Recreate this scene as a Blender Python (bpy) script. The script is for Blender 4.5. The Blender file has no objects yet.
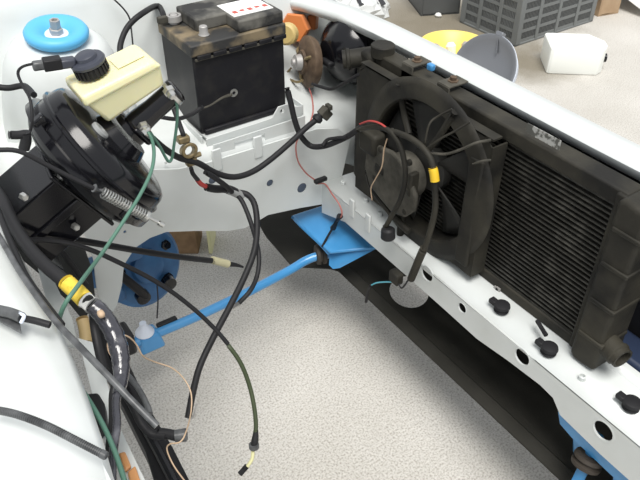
import bpy, bmesh, math, random
from mathutils import Vector, Matrix
random.seed(7)
S = bpy.context.scene
COL = S.collection
# ------------------------------------------------------------------ camera, sky, sun, exposure
FOC = 700.0; PITCH = math.radians(38.4); AZ = math.radians(34.0)
CAM = Vector((0, 0, 1.42))
HF = Vector((math.sin(AZ), math.cos(AZ), 0)); RT = Vector((math.cos(AZ), -math.sin(AZ), 0))
FW = HF*math.cos(PITCH) - Vector((0, 0, 1))*math.sin(PITCH)
UP = HF*math.sin(PITCH) + Vector((0, 0, 1))*math.cos(PITCH)
cd = bpy.data.cameras.new('camera'); cam = bpy.data.objects.new('camera', cd); COL.objects.link(cam)
cd.sensor_width = 36.0; cd.lens = 36.0*FOC/640.0; cd.clip_start = 0.01
cam.location = CAM
cam.rotation_euler = Matrix((RT, UP, -FW)).transposed().to_euler()
S.camera = cam
W = bpy.data.worlds.new('world'); S.world = W; W.use_nodes = True
bg = W.node_tree.nodes['Background']
bg.inputs[0].default_value = (0.94, 0.97, 1.0, 1); bg.inputs[1].default_value = 0.62
sl = bpy.data.lights.new('sun', 'SUN'); sl.energy = 3.0; sl.angle = math.radians(32); sl.color = (1.0, 0.97, 0.92)
sun = bpy.data.objects.new('sun', sl); COL.objects.link(sun)
sun.rotation_euler = Vector((0.17, 0.33, -0.92)).to_track_quat('-Z', 'Y').to_euler()
S.view_settings.view_transform = 'Standard'; S.view_settings.look = 'None'
S.view_settings.exposure = 0.25; S.view_settings.gamma = 1.0; S.view_settings.use_curve_mapping = False

def P(u, v, x=None, y=None, z=None, w=None):
    """photo pixel -> point where its sight line meets a plane of the car"""
    d = FW + RT*((u-320)/FOC) + UP*((240-v)/FOC)
    if w is not None: return CAM + d*w
    for i, k in enumerate((x, y, z)):
        if k is not None: return CAM + d*((k-CAM[i])/d[i])

# ------------------------------------------------------------------ materials
MATS = {}
def mat(name, col, rough=0.5, metal=0.0, spec=0.5, noise=None, scale=20, bump=0, bscale=200, coat=0, trans=0, col2=None, alpha=1, thr=(0.35, 0.7), sss=0):
    if name in MATS: return MATS[name]
    m = bpy.data.materials.new(name); m.use_nodes = True; nt = m.node_tree; b = nt.nodes['Principled BSDF']
    b.inputs['Base Color'].default_value = (*col, 1); b.inputs['Roughness'].default_value = rough
    b.inputs['Metallic'].default_value = metal; b.inputs['Specular IOR Level'].default_value = spec
    b.inputs['Coat Weight'].default_value = coat; b.inputs['Coat Roughness'].default_value = 0.08
    b.inputs['Transmission Weight'].default_value = trans; b.inputs['Alpha'].default_value = alpha
    if sss:
        b.inputs['Subsurface Weight'].default_value = sss; b.inputs['Subsurface Radius'].default_value = (.02, .016, .008)
        b.inputs['Subsurface Scale'].default_value = .5
    tc = nt.nodes.new('ShaderNodeTexCoord'); geo = nt.nodes.new('ShaderNodeNewGeometry')
    if col2 is not None:
        n = nt.nodes.new('ShaderNodeTexNoise'); n.inputs['Scale'].default_value = scale; n.inputs['Detail'].default_value = 6
        nt.links.new(geo.outputs['Position'], n.inputs['Vector'])
        r = nt.nodes.new('ShaderNodeValToRGB'); r.color_ramp.elements[0].position = thr[0]; r.color_ramp.elements[1].position = thr[1]
        r.color_ramp.elements[0].color = (*col, 1); r.color_ramp.elements[1].color = (*col2, 1)
        nt.links.new(n.outputs['Fac'], r.inputs['Fac']); nt.links.new(r.outputs['Color'], b.inputs['Base Color'])
    if bump:
        n2 = nt.nodes.new('ShaderNodeTexNoise'); n2.inputs['Scale'].default_value = bscale; n2.inputs['Detail'].default_value = 3
        nt.links.new(geo.outputs['Position'], n2.inputs['Vector'])
        bp = nt.nodes.new('ShaderNodeBump'); bp.inputs['Strength'].default_value = bump; bp.inputs['Distance'].default_value = 0.002
        nt.links.new(n2.outputs['Fac'], bp.inputs['Height']); nt.links.new(bp.outputs['Normal'], b.inputs['Normal'])
    MATS[name] = m; return m
WHITE = mat('white_body_paint', (.67, .70, .695), .35, col2=(.61, .635, .62), scale=9, coat=.3, thr=(.45, .75))
WHITEB = WHITE
GREYW = mat('grey_primer', (.58, .61, .60), .5)
BLACK = mat('black_gloss_paint', (.006, .006, .008), .16, spec=.45)
BLKP = mat('black_plastic', (.018, .018, .02), .45, spec=.22)
BATT = mat('battery_case', (.016, .016, .019), .42, spec=.2, col2=(.032, .031, .029), scale=30, thr=(.5, .85))
DUST = mat('dusty_black_plastic', (.016, .0155, .014), .6, spec=.22, col2=(.052, .048, .037), scale=12, bump=.3, bscale=150)
DUSTG = mat('dusty_grey_casting', (.05, .048, .04), .7, spec=.22, col2=(.105, .098, .082), scale=30, bump=.4, bscale=220)
CORE = mat('radiator_core', (.008, .008, .007), .7, spec=.22, bump=.4, bscale=400)
FIN = mat('radiator_fin', (.03, .029, .025), .5, metal=.2, col2=(.12, .115, .10), scale=35, thr=(.5, .9))
RUB = mat('black_rubber', (.022, .022, .024), .5, spec=.22)
RUBG = mat('grey_worn_rubber', (.05, .052, .055), .35, col2=(.13, .135, .14), scale=60)
RUBBR = mat('brown_dusty_rubber', (.045, .036, .028), .7)
BLUE = mat('blue_enamel', (.05, .26, .56), .32, coat=.4, col2=(.065, .29, .60), scale=20)
BLUED = mat('blue_dull_enamel', (.04, .13, .30), .5, col2=(.06, .19, .40), scale=25)
CYAN = mat('sky_blue_rubber', (.11, .47, .80), .45)
CREAM = mat('cream_plastic', (.84, .80, .50), .35, sss=.4)
STEEL = mat('zinc_steel', (.62, .62, .60), .3, metal=.9)
LEAD = mat('lead', (.42, .41, .40), .55, metal=.4)
BRASS = mat('brass_tarnished', (.30, .23, .12), .45, metal=.5, col2=(.20, .16, .09), scale=60)
RUST = mat('rusty_brown', (.075, .048, .03), .75, col2=(.14, .095, .06), scale=50)
ORANGE = mat('orange_plastic', (.62, .20, .06), .4)
AMBER = mat('amber_plastic', (.62, .30, .12), .4)
YELT = mat('yellow_tape', (.82, .60, .07), .45, col2=(.62, .42, .03), scale=120, thr=(.55, .7))
YELP = mat('yellow_plastic', (.85, .66, .16), .4)
RED = mat('red_insulation', (.42, .05, .045), .5)
PINK = mat('faded_red_insulation', (.45, .15, .13), .5)
TAN = mat('tan_insulation', (.55, .40, .27), .5)
GREEN = mat('green_insulation', (.09, .20, .15), .45)
OLIVE = mat('olive_cable_sheath', (.05, .065, .03), .5)
TEAL = mat('teal_insulation', (.10, .40, .50), .45)
TAPEG = mat('grey_tape', (.30, .31, .31), .5)
SILV = mat('shiny_wrap_tape', (.035, .035, .045), .18, coat=.8, bump=1.0, bscale=90, col2=(.14, .14, .16), scale=40, thr=(.5, .75))
CRATE = mat('grey_crate_plastic', (.17, .18, .18), .55)
CRATED = mat('dark_crate_plastic', (.10, .105, .105), .6)
JUG = mat('white_jug_plastic', (.90, .92, .88), .4)
CARD = mat('cardboard', (.42, .29, .18), .8, col2=(.50, .36, .23), scale=12)
WOOD = mat('brown_wood', (.20, .12, .06), .7, col2=(.30, .19, .10), scale=30)
PAPER = mat('white_paper', (.88, .88, .86), .6)
INK = mat('red_print', (.50, .10, .08), .6)
INKB = mat('black_print', (.03, .03, .035), .6)
SHIELD = mat('undershield_plastic', (.028, .027, .023), .7, spec=.15, col2=(.045, .043, .037), scale=8, bump=.3, bscale=300)
GALV = mat('grey_sheet_metal', (.19, .20, .22), .38, metal=.3)
PALEBL = mat('pale_blue_white_plastic', (.74, .80, .92), .4)
HOLEB = mat('dark_slate_rubber', (.07, .09, .13), .5)
GREENSH = mat('oily_yellow_plastic', (.72, .70, .40), .4)

def concrete():
    m = bpy.data.materials.new('concrete'); m.use_nodes = True; nt = m.node_tree; b = nt.nodes['Principled BSDF']; N = nt.nodes.new; L = nt.links.new
    b.inputs['Roughness'].default_value = .85
    geo = N('ShaderNodeNewGeometry')
    def noise(sc, det):
        n = N('ShaderNodeTexNoise'); n.inputs['Scale'].default_value = sc; n.inputs['Detail'].default_value = det
        L(geo.outputs['Position'], n.inputs['Vector']); return n
    def ramp(n, stops):
        r = N('ShaderNodeValToRGB'); e = r.color_ramp.elements
        while len(e) < len(stops): e.new(.5)
        for q, (p, c) in zip(e, stops): q.position = p; q.color = (*c, 1)
        L(n.outputs['Fac'], r.inputs['Fac']); return r
    a = ramp(noise(2.2, 5), [(.3, (.53, .51, .475)), (.7, (.65, .63, .60))])
    g = ramp(noise(210, 9), [(.36, (.66, .64, .61)), (.5, (.96, .96, .95)), (.66, (1.08, 1.08, 1.08))])
    mx = N('ShaderNodeMixRGB'); mx.blend_type = 'MULTIPLY'; mx.inputs[0].default_value = 1
    L(a.outputs[0], mx.inputs[1]); L(g.outputs[0], mx.inputs[2])
    # oil stains on the slab; the patch left of the jug also paints its shadow
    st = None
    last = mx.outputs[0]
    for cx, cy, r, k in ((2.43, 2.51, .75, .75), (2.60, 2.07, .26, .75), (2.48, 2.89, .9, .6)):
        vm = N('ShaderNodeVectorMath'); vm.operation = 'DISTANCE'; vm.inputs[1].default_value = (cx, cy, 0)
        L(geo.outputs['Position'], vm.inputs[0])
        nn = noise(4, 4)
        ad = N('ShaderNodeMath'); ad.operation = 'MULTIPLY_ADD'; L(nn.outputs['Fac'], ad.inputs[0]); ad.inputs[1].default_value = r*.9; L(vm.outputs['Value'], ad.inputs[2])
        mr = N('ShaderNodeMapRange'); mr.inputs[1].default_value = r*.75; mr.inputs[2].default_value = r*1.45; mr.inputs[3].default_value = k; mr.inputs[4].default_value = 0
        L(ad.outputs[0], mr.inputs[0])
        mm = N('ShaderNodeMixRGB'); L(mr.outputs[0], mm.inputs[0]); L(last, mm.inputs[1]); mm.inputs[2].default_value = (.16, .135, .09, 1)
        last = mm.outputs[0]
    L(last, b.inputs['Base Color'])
    bp = N('ShaderNodeBump'); bp.inputs['Strength'].default_value = .8; bp.inputs['Distance'].default_value = .005
    L(noise(130, 10).outputs['Fac'], bp.inputs['Height']); L(bp.outputs['Normal'], b.inputs['Normal'])
    return m

# ------------------------------------------------------------------ mesh helpers
def frame(d):
    d = Vector(d).normalized(); a = Vector((0, 0, 1)) if abs(d.z) < .9 else Vector((1, 0, 0))
    s = d.cross(a).normalized(); return s, s.cross(d).normalized()
class MB:
    def __init__(s): s.v = []; s.f = []
    def add(s, vs, fs):
        o = len(s.v); s.v += [Vector(q) for q in vs]; s.f += [tuple(i+o for i in q) for q in fs]; return s
    def box(s, c, d, ax=None):
        """box centred at c, size d, in axes ax (three vectors)"""
        ax = ax or (Vector((1, 0, 0)), Vector((0, 1, 0)), Vector((0, 0, 1))); c = Vector(c)
        vs = [c + ax[0]*(i*d[0]/2) + ax[1]*(j*d[1]/2) + ax[2]*(k*d[2]/2) for i in (-1, 1) for j in (-1, 1) for k in (-1, 1)]
        return s.add(vs, [(0, 1, 3, 2), (4, 6, 7, 5), (0, 4, 5, 1), (2, 3, 7, 6), (0, 2, 6, 4), (1, 5, 7, 3)])
    def hexa(s, b, t):
        """four bottom and four top corners"""
        return s.add(list(b)+list(t), [(3, 2, 1, 0), (4, 5, 6, 7), (0, 1, 5, 4), (1, 2, 6, 5), (2, 3, 7, 6), (3, 0, 4, 7)])
    def lathe(s, o, d, prof, n=32, cap=True):
        """profile [(t along axis, radius)] turned about the axis d through o"""
        o = Vector(o); d = Vector(d).normalized(); a, b = frame(d); vs = []; fs = []
        for t, r in prof:
            for i in range(n):
                q = 2*math.pi*i/n; vs.append(o + d*t + (a*math.cos(q) + b*math.sin(q))*r)
        m = len(prof)
        for k in range(m-1):
            for i in range(n):
                j = (i+1) % n; fs.append((k*n+i, k*n+j, (k+1)*n+j, (k+1)*n+i))
        if cap:
            if prof[0][1] > 1e-6: fs.append(tuple(range(n-1, -1, -1)))
            if prof[-1][1] > 1e-6: fs.append(tuple((m-1)*n+i for i in range(n)))
        return s.add(vs, fs)
    def tube(s, pts, r, n=8, sub=5, straight=False, wob=0):
        pts = [Vector(p) for p in pts]
        if not straight and len(pts) > 2:
            ex = [pts[0]*2-pts[1]] + pts + [pts[-1]*2-pts[-2]]; out = []; rr = []
            for i in range(1, len(ex)-2):
                p0, p1, p2, p3 = ex[i-1:i+3]
                for k in range(sub):
                    t = k/sub
                    out.append(.5*((2*p1)+(p2-p0)*t+(2*p0-5*p1+4*p2-p3)*t*t+(3*p1-p0-3*p2+p3)*t**3))
                    if isinstance(r, (list, tuple)): rr.append(r[i-1]*(1-t)+r[i]*t)
            out.append(pts[-1])
            if isinstance(r, (list, tuple)): rr.append(r[-1]); r = rr
            pts = out
        if not isinstance(r, (list, tuple)): r = [r]*len(pts)
        vs = []; fs = []; pa = None
        for i, p in enumerate(pts):
            d = (pts[min(i+1, len(pts)-1)] - pts[max(i-1, 0)]).normalized()
            if pa is None: a, b = frame(d)
            else:
                a = (pa - d*pa.dot(d)).normalized(); b = d.cross(a)
            pa = a
            ri = r[i]*(1 + (random.uniform(-wob, wob) if wob else 0))
            for k in range(n):
                q = 2*math.pi*k/n; vs.append(p + (a*math.cos(q)+b*math.sin(q))*ri)
        for i in range(len(pts)-1):
            for k in range(n):
                j = (k+1) % n; fs.append((i*n+k, i*n+j, (i+1)*n+j, (i+1)*n+k))
        fs.append(tuple(range(n-1, -1, -1))); fs.append(tuple((len(pts)-1)*n+k for k in range(n)))
        return s.add(vs, fs)
    def prism(s, poly, off):
        n = len(poly); off = Vector(off)
        return s.add([Vector(p) for p in poly]+[Vector(p)+off for p in poly],
                     [tuple(range(n-1, -1, -1)), tuple(range(n, 2*n))]+[(i, (i+1) % n, n+(i+1) % n, n+i) for i in range(n)])
    def strip(s, rows):
        """surface through rows of points"""
        n = len(rows[0]); return s.add([p for r in rows for p in r], [(k*n+i, k*n+i+1, (k+1)*n+i+1, (k+1)*n+i) for k in range(len(rows)-1) for i in range(n-1)])
    def sheet(s, outline, holes, off):
        """flat sheet with real holes, thickness vector off"""
        bm = bmesh.new(); loops = []
        for lp in [outline]+list(holes):
            vs = [bm.verts.new(p) for p in lp]; loops.append(vs)
            for i in range(len(vs)): bm.edges.new((vs[i], vs[(i+1) % len(vs)]))
        bmesh.ops.triangle_fill(bm, use_beauty=True, edges=bm.edges[:], normal=Vector(off).normalized())
        bm.verts.index_update(); base = [v.co.copy() for v in bm.verts]; n = len(base)
        fs = [tuple(v.index for v in f.verts) for f in bm.faces]
        vs = base + [p+Vector(off) for p in base]
        out = [f[::-1] for f in fs] + [tuple(i+n for i in f) for f in fs]
        for lp in loops:
            for i in range(len(lp)):
                a, b = lp[i].index, lp[(i+1) % len(lp)].index; out.append((a, b, b+n, a+n))
        bm.free(); return s.add(vs, out)
    def build(s, name, m, parent=None, smooth=35, bevel=0, seg=2, base=None, solid=0, sub=0):
        me = bpy.data.meshes.new(name)
        if parent is not None: o0 = parent_world(parent)
        else:
            lo = [min(q[i] for q in s.v) for i in range(3)]; hi = [max(q[i] for q in s.v) for i in range(3)]
            o0 = Vector(((lo[0]+hi[0])/2, (lo[1]+hi[1])/2, lo[2]))
        me.from_pydata([q-o0 for q in s.v], [], s.f)
        bm = bmesh.new(); bm.from_mesh(me); bmesh.ops.recalc_face_normals(bm, faces=bm.faces[:]); bm.to_mesh(me); bm.free()
        me.materials.append(m)
        if smooth:
            me.polygons.foreach_set('use_smooth', [True]*len(me.polygons)); me.set_sharp_from_angle(angle=math.radians(smooth))
        o = bpy.data.objects.new(name, me); COL.objects.link(o)
        if parent is not None: o.parent = parent
        else: o.location = o0
        if solid: q = o.modifiers.new('solid', 'SOLIDIFY'); q.thickness = solid; q.offset = 0
        if bevel: q = o.modifiers.new('bevel', 'BEVEL'); q.width = bevel; q.segments = seg; q.limit_method = 'ANGLE'; q.angle_limit = math.radians(40)
        if sub: q = o.modifiers.new('sub', 'SUBSURF'); q.levels = q.render_levels = sub
        return o
def parent_world(p):
    v = Vector((0, 0, 0))
    while p is not None: v = v + p.location; p = p.parent
    return v
def tag(o, label, cat, group=None):
    o['label'] = label; o['category'] = cat
    if group: o['group'] = group
    return o
def thing(name, loc, label, cat, group=None):
    o = bpy.data.objects.new(name, None); COL.objects.link(o); o.location = loc; o.empty_display_size = .05
    return tag(o, label, cat, group)
def circ(c, a, b, r, n=20, r2=None):
    return [Vector(c)+Vector(a)*(r*math.cos(2*math.pi*i/n))+Vector(b)*((r2 or r)*math.sin(2*math.pi*i/n)) for i in range(n)]
X = Vector((1, 0, 0)); Y = Vector((0, 1, 0)); Z = Vector((0, 0, 1))
def wire(name, pts, r, m, label, cat='cable', n=8, **k):
    return tag(MB().tube(pts, r, n=n, **k).build(name, m, smooth=60), label, cat)

# ------------------------------------------------------------------ setting
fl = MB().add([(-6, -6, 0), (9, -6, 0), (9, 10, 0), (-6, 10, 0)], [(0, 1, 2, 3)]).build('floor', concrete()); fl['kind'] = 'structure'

# ------------------------------------------------------------------ car body (white shell)
body = thing('car', (.5, .8, .0), 'white stripped car front end around the empty engine bay', 'car')
# slam panel: rounded rail across the nose, bending back to the wing
prof = [(-.010, -.020), (-.012, -.004), (-.004, .004), (.010, .006), (.045, .004), (.056, -.006), (.060, -.035)]
rows = []
for y, dx, dz in ((-.25, .01, 0), (.2, .006, 0), (.6, 0, 0), (1.0, 0, 0), (1.2, -.004, 0), (1.32, -.02, .004), (1.42, -.055, .008), (1.52, -.105, .012), (1.66, -.2, .016)):
    rows.append([Vector((.972+dx+a, y, .808+dz+b)) for a, b in prof])
MB().strip(rows).build('slam_panel', WHITEB, body, smooth=50, solid=.002)
# headlamp panel standing below the rail
o = [Vector((1.0, y, z)) for y, z in ((1.13, .80), (1.56, .81), (1.56, .56), (1.13, .50))]
MB().sheet(o, [], X*.004).build('headlamp_panel', WHITE, body)
MB().sheet([Vector((1.028, y, z)) for y, z in ((-.2, .80), (1.13, .80), (1.13, .42), (-.2, .42))], [], X*.004).build('dark_gap_panel', BLKP, body)  # black sheet added to darken the gap under the slam rail
# front crossmember: rear face with holes, top face, front face
XM = .815
edge = [(345, 222), (377, 250), (410, 279), (445, 310), (477, 339), (507, 360), (540, 385), (553, 398), (560, 415), (600, 454), (640, 490)]
low = [P(u, v, x=XM) for u, v in edge]
low = [Vector((XM, 1.20, .36))] + low + [Vector((XM, .1, low[-1].z)), ]
ztop = .447
outl = low + [Vector((XM, .1, ztop)), Vector((XM, 1.20, ztop+.004))]
holes = []
hole_px = ((427, 274, .017), (462, 308, .011), (522, 357, .017), (603, 431, .019))
for u, v, r in hole_px: holes.append(circ(P(u, v, x=XM), Y, Z, r, 18))
xmo = MB().sheet(outl, holes, X*.003).build('front_crossmember', WHITE, body)
xmt = MB().strip([[Vector((XM, y, ztop+(.004 if y > 1 else 0))), Vector((XM+.10, y, ztop)), Vector((XM+.115, y, ztop+.02))] for y in (.1, .5, 1.0, 1.2)]).build('crossmember_top', WHITE, body, solid=.003)
MB().box((XM+.1, .65, .385), (.003, 1.1, .12)).build('crossmember_front', WHITE, body)
for u, v, r in hole_px:
    c = P(u, v, x=XM)
    ring = []
    MB().lathe(c+X*.001, -X, [(0, r*1.25), (.0015, r*1.18), (.0015, r*1.04), (-.002, r*1.0)], 20, cap=False).build('hole_flange', WHITE, xmo)
for u, v in ((343, 183), (366, 200), (380, 214), (582, 378)):
    c = P(u, v, z=ztop+.006)
    MB().lathe(c-Z*.008, Z, [(0, .010), (.003, .009), (.004, .006), (.013, .006), (.014, .004), (.008, .0035)], 14).build('weld_nut', WHITEB, xmt)
for u, v in ((352, 208), (368, 223)):
    c = P(u, v, x=XM)
    MB().box(c, (.006, .018, .05)).build('pressed_rib', WHITE, xmo, bevel=.0028)
# chassis leg on the far side: flat face in the plane y = 1.2 with the arch over the drive shaft
YL = 1.2
arch = [(330, 203), (300, 208), (268, 215), (258, 221), (245, 228), (228, 231), (195, 231), (166, 232), (150, 238), (135, 248), (124, 265), (122, 285), (117, 305), (110, 316), (102, 308), (97, 290), (94, 262), (88, 240), (70, 215)]
ol = [P(u, v, y=YL) for u, v in arch]
ztl = .60
ol = [Vector((.86, YL, ol[0].z))] + ol + [Vector((ol[-1].x, YL, .70)), Vector((.45, YL, .622)), Vector((.52, YL, .614)), Vector((.80, YL, .607)), Vector((.86, YL, .59)), Vector((.90, YL, .55))]
hl = [circ(P(270, 183, y=YL), X, Z, .009, 16), circ(P(302, 188, y=YL), X, Z, .0135, 18), circ(P(213, 180, y=YL), X, Z, .0105, 16), circ(P(125, 232, y=YL), X, Z, .004, 10), circ(P(166, 163, y=YL), X, Z, .003, 8)]
leg_ = MB().sheet(ol, hl, Y*.004).build('chassis_leg', WHITE, body)
for u, v, r in ((270, 183, .009), (302, 188, .0135), (213, 180, .0105)):
    MB().lathe(P(u, v, y=YL)+Y*.006, -Y, [(0, r), (.004, r), (.006, r*.7), (.006, .0)], 16).build('rubber_plug', HOLEB, leg_)
# inner wing: lofted from the leg top up to the wing gutter
secs = []
for x, s in ((.02, 1.0), (.2, 1.0), (.45, 1.0), (.6, .98), (.75, .98), (.88, 1.0), (1.0, 1.0)):
    lz = {.02: .69, .2: .68, .45: .617, .6: .607, .75: .602, .88: .575, 1.0: .50}[x]
    secs.append([Vector((x, YL+.008, lz-.09)), Vector((x, YL+.006, lz+.004)), Vector((x, YL+.026, lz+.030)), Vector((x, 1.30, max(lz+.036, .60))), Vector((x, 1.40, .68)), Vector((x, 1.445, .74)), Vector((x, 1.46, .90)), Vector((x, 1.475, .925)), Vector((x, 1.55, .93)), Vector((x, 1.60, .935)), Vector((x, 1.615, .955)), Vector((x, 1.72, .96))])
MB().strip(secs).build('inner_wing', WHITE, body, smooth=50, solid=.003)
for u, v in ((217, 160), (258, 147)):
    MB().box(P(u, v, y=YL), (.022, .005, .055)).build('pressed_rib', WHITE, leg_, bevel=.0022, seg=2)
# strut tower and its rubber ring
TC = P(57, 36, z=.885); TC = Vector((TC.x, TC.y, .885))
ax = Vector((.03, -.16, 1)).normalized()
MB().lathe(TC-ax*.33, ax, [(0, .15), (.10, .140), (.2, .125), (.27, .11), (.305, .093), (.318, .076), (.322, .055), (.322, .03)], 40).build('strut_tower', WHITEB, body, smooth=50)
MB().hexa([Vector((.18, 1.30, .60)), Vector((.44, 1.30, .60)), Vector((.44, 1.5, .60)), Vector((.18, 1.5, .60))], [Vector((.21, 1.34, .80)), Vector((.43, 1.335, .79)), Vector((.42, 1.5, .83)), Vector((.21, 1.5, .83))]).build('tower_base', WHITE, body, bevel=.03, seg=4)
# battery tray with bracket legs
ztr = .655
tr = thing('battery_tray', (.64, 1.33, .60), 'white steel battery tray with folded rim and pierced tab', 'tray')
def pr(u, v, y): return P(u, v, y=y)
n0 = [Vector((.535, 1.225, ztr)), Vector((.775, 1.225, ztr)), Vector((.775, 1.43, ztr)), Vector((.515, 1.43, ztr))]
MB().prism(n0, Z*-.004).build('tray_floor', WHITE, tr)
tabp = [(.530, -.016), (.775, -.016), (.775, .010), (.755, .014), (.742, .026), (.712, .026), (.695, .004), (.68, .003), (.530, .002)]
MB().sheet([Vector((a, 1.222, ztr+b)) for a, b in tabp], [circ((.722, 1.222, ztr+.013), X, Z, .005, 12)], Y*.003).build('tray_rim', WHITEB, tr, bevel=.0008)
MB().box((.777, 1.325, ztr), (.004, .205, .026)).build('tray_rim', WHITEB, tr, bevel=.001)
MB().box((.524, 1.33, ztr-.004), (.004, .2, .022)).build('tray_rim', WHITEB, tr, bevel=.001)
sp_o = [Vector((a, 1.210, b)) for a, b in ((.54, .592), (.775, .585), (.775, .645), (.54, .645))]
MB().sheet(sp_o, [[Vector((a, 1.210, b)) for a, b in ((.592, .606), (.665, .604), (.668, .634), (.59, .636))]], Y*.003).build('support_plate', WHITE, tr)
for x in (.565, .735):
    MB().hexa([Vector((x-.02, 1.222, .60)), Vector((x+.02, 1.22, .60)), Vector((x+.02, 1.28, .60)), Vector((x-.02, 1.28, .60))],
              [Vector((x-.028, 1.236, ztr-.006)), Vector((x+.028, 1.236, ztr-.006)), Vector((x+.028, 1.30, ztr-.006)), Vector((x-.028, 1.30, ztr-.006))]).build('bracket_leg', WHITE, tr, bevel=.006, seg=3)
# firewall and scuttle ledge on the near left
LZ = .86
MB().sheet([Vector((.045, y, z)) for y, z in ((-.4, LZ), (1.5, LZ), (1.5, .25), (-.4, .25))], [], X*-.004).build('firewall', WHITE, body)
rows = []
for u, v in ((-110, 0), (-60, 100), (-10, 205), (10, 246), (33, 290), (52, 327), (66, 360), (80, 398), (93, 437), (105, 480), (118, 540), (135, 640)):
    e = P(u, v, z=LZ)
    rows.append([e+Vector(q) for q in ((.004, 0, -.045), (.006, 0, -.012), (0, 0, 0), (-.026, 0, .006), (-.156, 0, .02), (-.356, 0, .05), (-.556, 0, .08))])
MB().strip(rows).build('scuttle_panel', WHITEB, body, smooth=60, solid=.003)

# ------------------------------------------------------------------ strut ring
sr = thing('strut_mount', TC, 'sky blue rubber strut mount ring on the white tower', 'strut mount')
MB().lathe(TC-ax*.004, ax, [(0, .02), (0, .054), (.006, .060), (.014, .061), (.021, .056), (.023, .048), (.019, .034), (.012, .025), (.006, .02)], 40).build('ring', CYAN, sr, smooth=60)
MB().lathe(TC, ax, [(0, .024), (.006, .022), (.006, .0)], 24).build('seat', PALEBL, sr)
MB().lathe(TC, ax, [(0, .013), (.016, .013), (.017, .010), (.034, .010), (.034, .006), (.028, .005)], 6).build('nut', LEAD, sr, smooth=0)

# ------------------------------------------------------------------ battery
bx0, bx1, by0, by1, bz0, bz1 = .528, .752, 1.244, 1.405, ztr+.001, .857
bt = thing('car_battery', ((bx0+bx1)/2, (by0+by1)/2, bz0), 'black car battery with dusty brown top in the white tray', 'battery')
def bbox(mb, x0, x1, y0, y1, z0, z1): return mb.box(((x0+x1)/2, (y0+y1)/2, (z0+z1)/2), (x1-x0, y1-y0, z1-z0))
bbox(MB(), bx0+.004, bx1-.004, by0+.004, by1, bz0, .835).build('case', BATT, bt, bevel=.004)
VENT = mat('dusty_vent_cover', (.03, .03, .03), .6, spec=.25, col2=(.15, .145, .13), scale=22, thr=(.42, .62))
DTOP = mat('dusty_battery_lid', (.03, .03, .03), .6, col2=(.23, .18, .11), scale=18, thr=(.42, .6))
bbox(MB(), bx0, bx1, by0, by1, .833, bz1).build('lid', DTOP, bt, bevel=.003)
bbox(MB(), bx0+.045, bx1-.004, by0+.062, by1-.002, bz1-.001, bz1+.026).build('vent_cover', VENT, bt, bevel=.004)
bbox(MB(), bx0+.115, bx1-.002, by0+.006, by0+.064, bz1-.001, bz1+.026).build('vent_cover', VENT, bt, bevel=.004)
for i in range(6):
    x = bx0+.012+i*.036
    bbox(MB(), x, x+.030, by0-.004, by0+.003, .826, .835).build('lid_tab', BATT, bt, bevel=.0015)
bbox(MB(), bx0+.008, bx1-.008, by0-.002, by0+.003, .824, .828).build('lid_rib', DUSTG, bt)
bbox(MB(), bx0+.01, bx1-.02, by0-.006, by0+.003, bz0, bz0+.012).build('hold_down_foot', BATT, bt, bevel=.003)
plab = bbox(MB(), bx0+.118, bx1-.012, by0+.03, by0+.108, bz1+.025, bz1+.027).build('paper_label', PAPER, bt)
for i in range(5):
    x = bx0+.126+i*.018
    bbox(MB(), x, x+.010, by0+.045+.004*(i % 2), by0+.058, bz1+.0268, bz1+.0276).build('label_print', INK, plab)
tp = P(204, 35, z=bz1)
MB().lathe(tp, Z, [(0, .0105), (.001, .0115), (.004, .0095), (.018, .0085), (.0195, .007), (.0195, 0)], 20).build('terminal_post', LEAD, bt)
tp2 = Vector((bx0+.028, by1-.028, bz1))
MB().lathe(tp2, Z, [(0, .011), (.004, .0095), (.018, .0085), (.0195, .006), (.0195, 0)], 16).build('terminal_post', LEAD, bt)
# clamp on the rear post, with its cable
cl = thing('battery_cable', tp2, 'thick black battery cable with clamp on the rear terminal post', 'cable')
MB().lathe(tp2+Z*.006, Z, [(0, .0112), (0, .017), (.012, .016), (.012, .0105), (0, .0112)], 14, cap=False).build('clamp', LEAD, cl)
MB().box(tp2+Vector((-.026, .0, .013)), (.022, .012, .014)).build('clamp_bolt', DUSTG, cl, bevel=.002)
cp = [tp2+Vector((-.018, .006, .014)), P(158, 6, z=.872), P(143, 13, y=1.39), P(130, 24, y=1.38), P(123, 36, y=1.37), P(120, 50, y=1.35), P(124, 66, y=1.33)]
MB().tube(cp, .0062, 10).build('sheath', RUB, cl, smooth=60)
wire('thin_wire', [P(108, -6, y=1.44), P(122, 7, y=1.43), P(129, 17, y=1.42), P(131, 27, y=1.42), P(133, 46, y=1.40)], .0018, RUB, 'thin black wire against the grey wing beside the battery', n=6)
# bare ring terminal lead lying on the battery face
lg = thing('earth_lead', P(212, 108, y=1.23), 'thin earth lead with bare ring terminal against the battery face', 'cable')
c = P(234, 93, y=1.234)
MB().sheet(circ(c, X, Z, .009, 16), [circ(c, X, Z, .0042, 12)], Y*.0015).build('ring_terminal', STEEL, lg)
MB().tube([c-X*.006-Z*.002, P(222, 98, y=1.232), P(211, 105, y=1.232), P(201, 109, y=1.230)], [.004, .0025, .002, .002], 6).build('lead', DUSTG, lg)
MB().tube([P(203, 107, y=1.230), P(190, 115, y=1.225), P(176, 119, y=1.22), P(160, 117, y=1.225)], .0045, 8).build('sleeve', RUB, lg)

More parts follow.
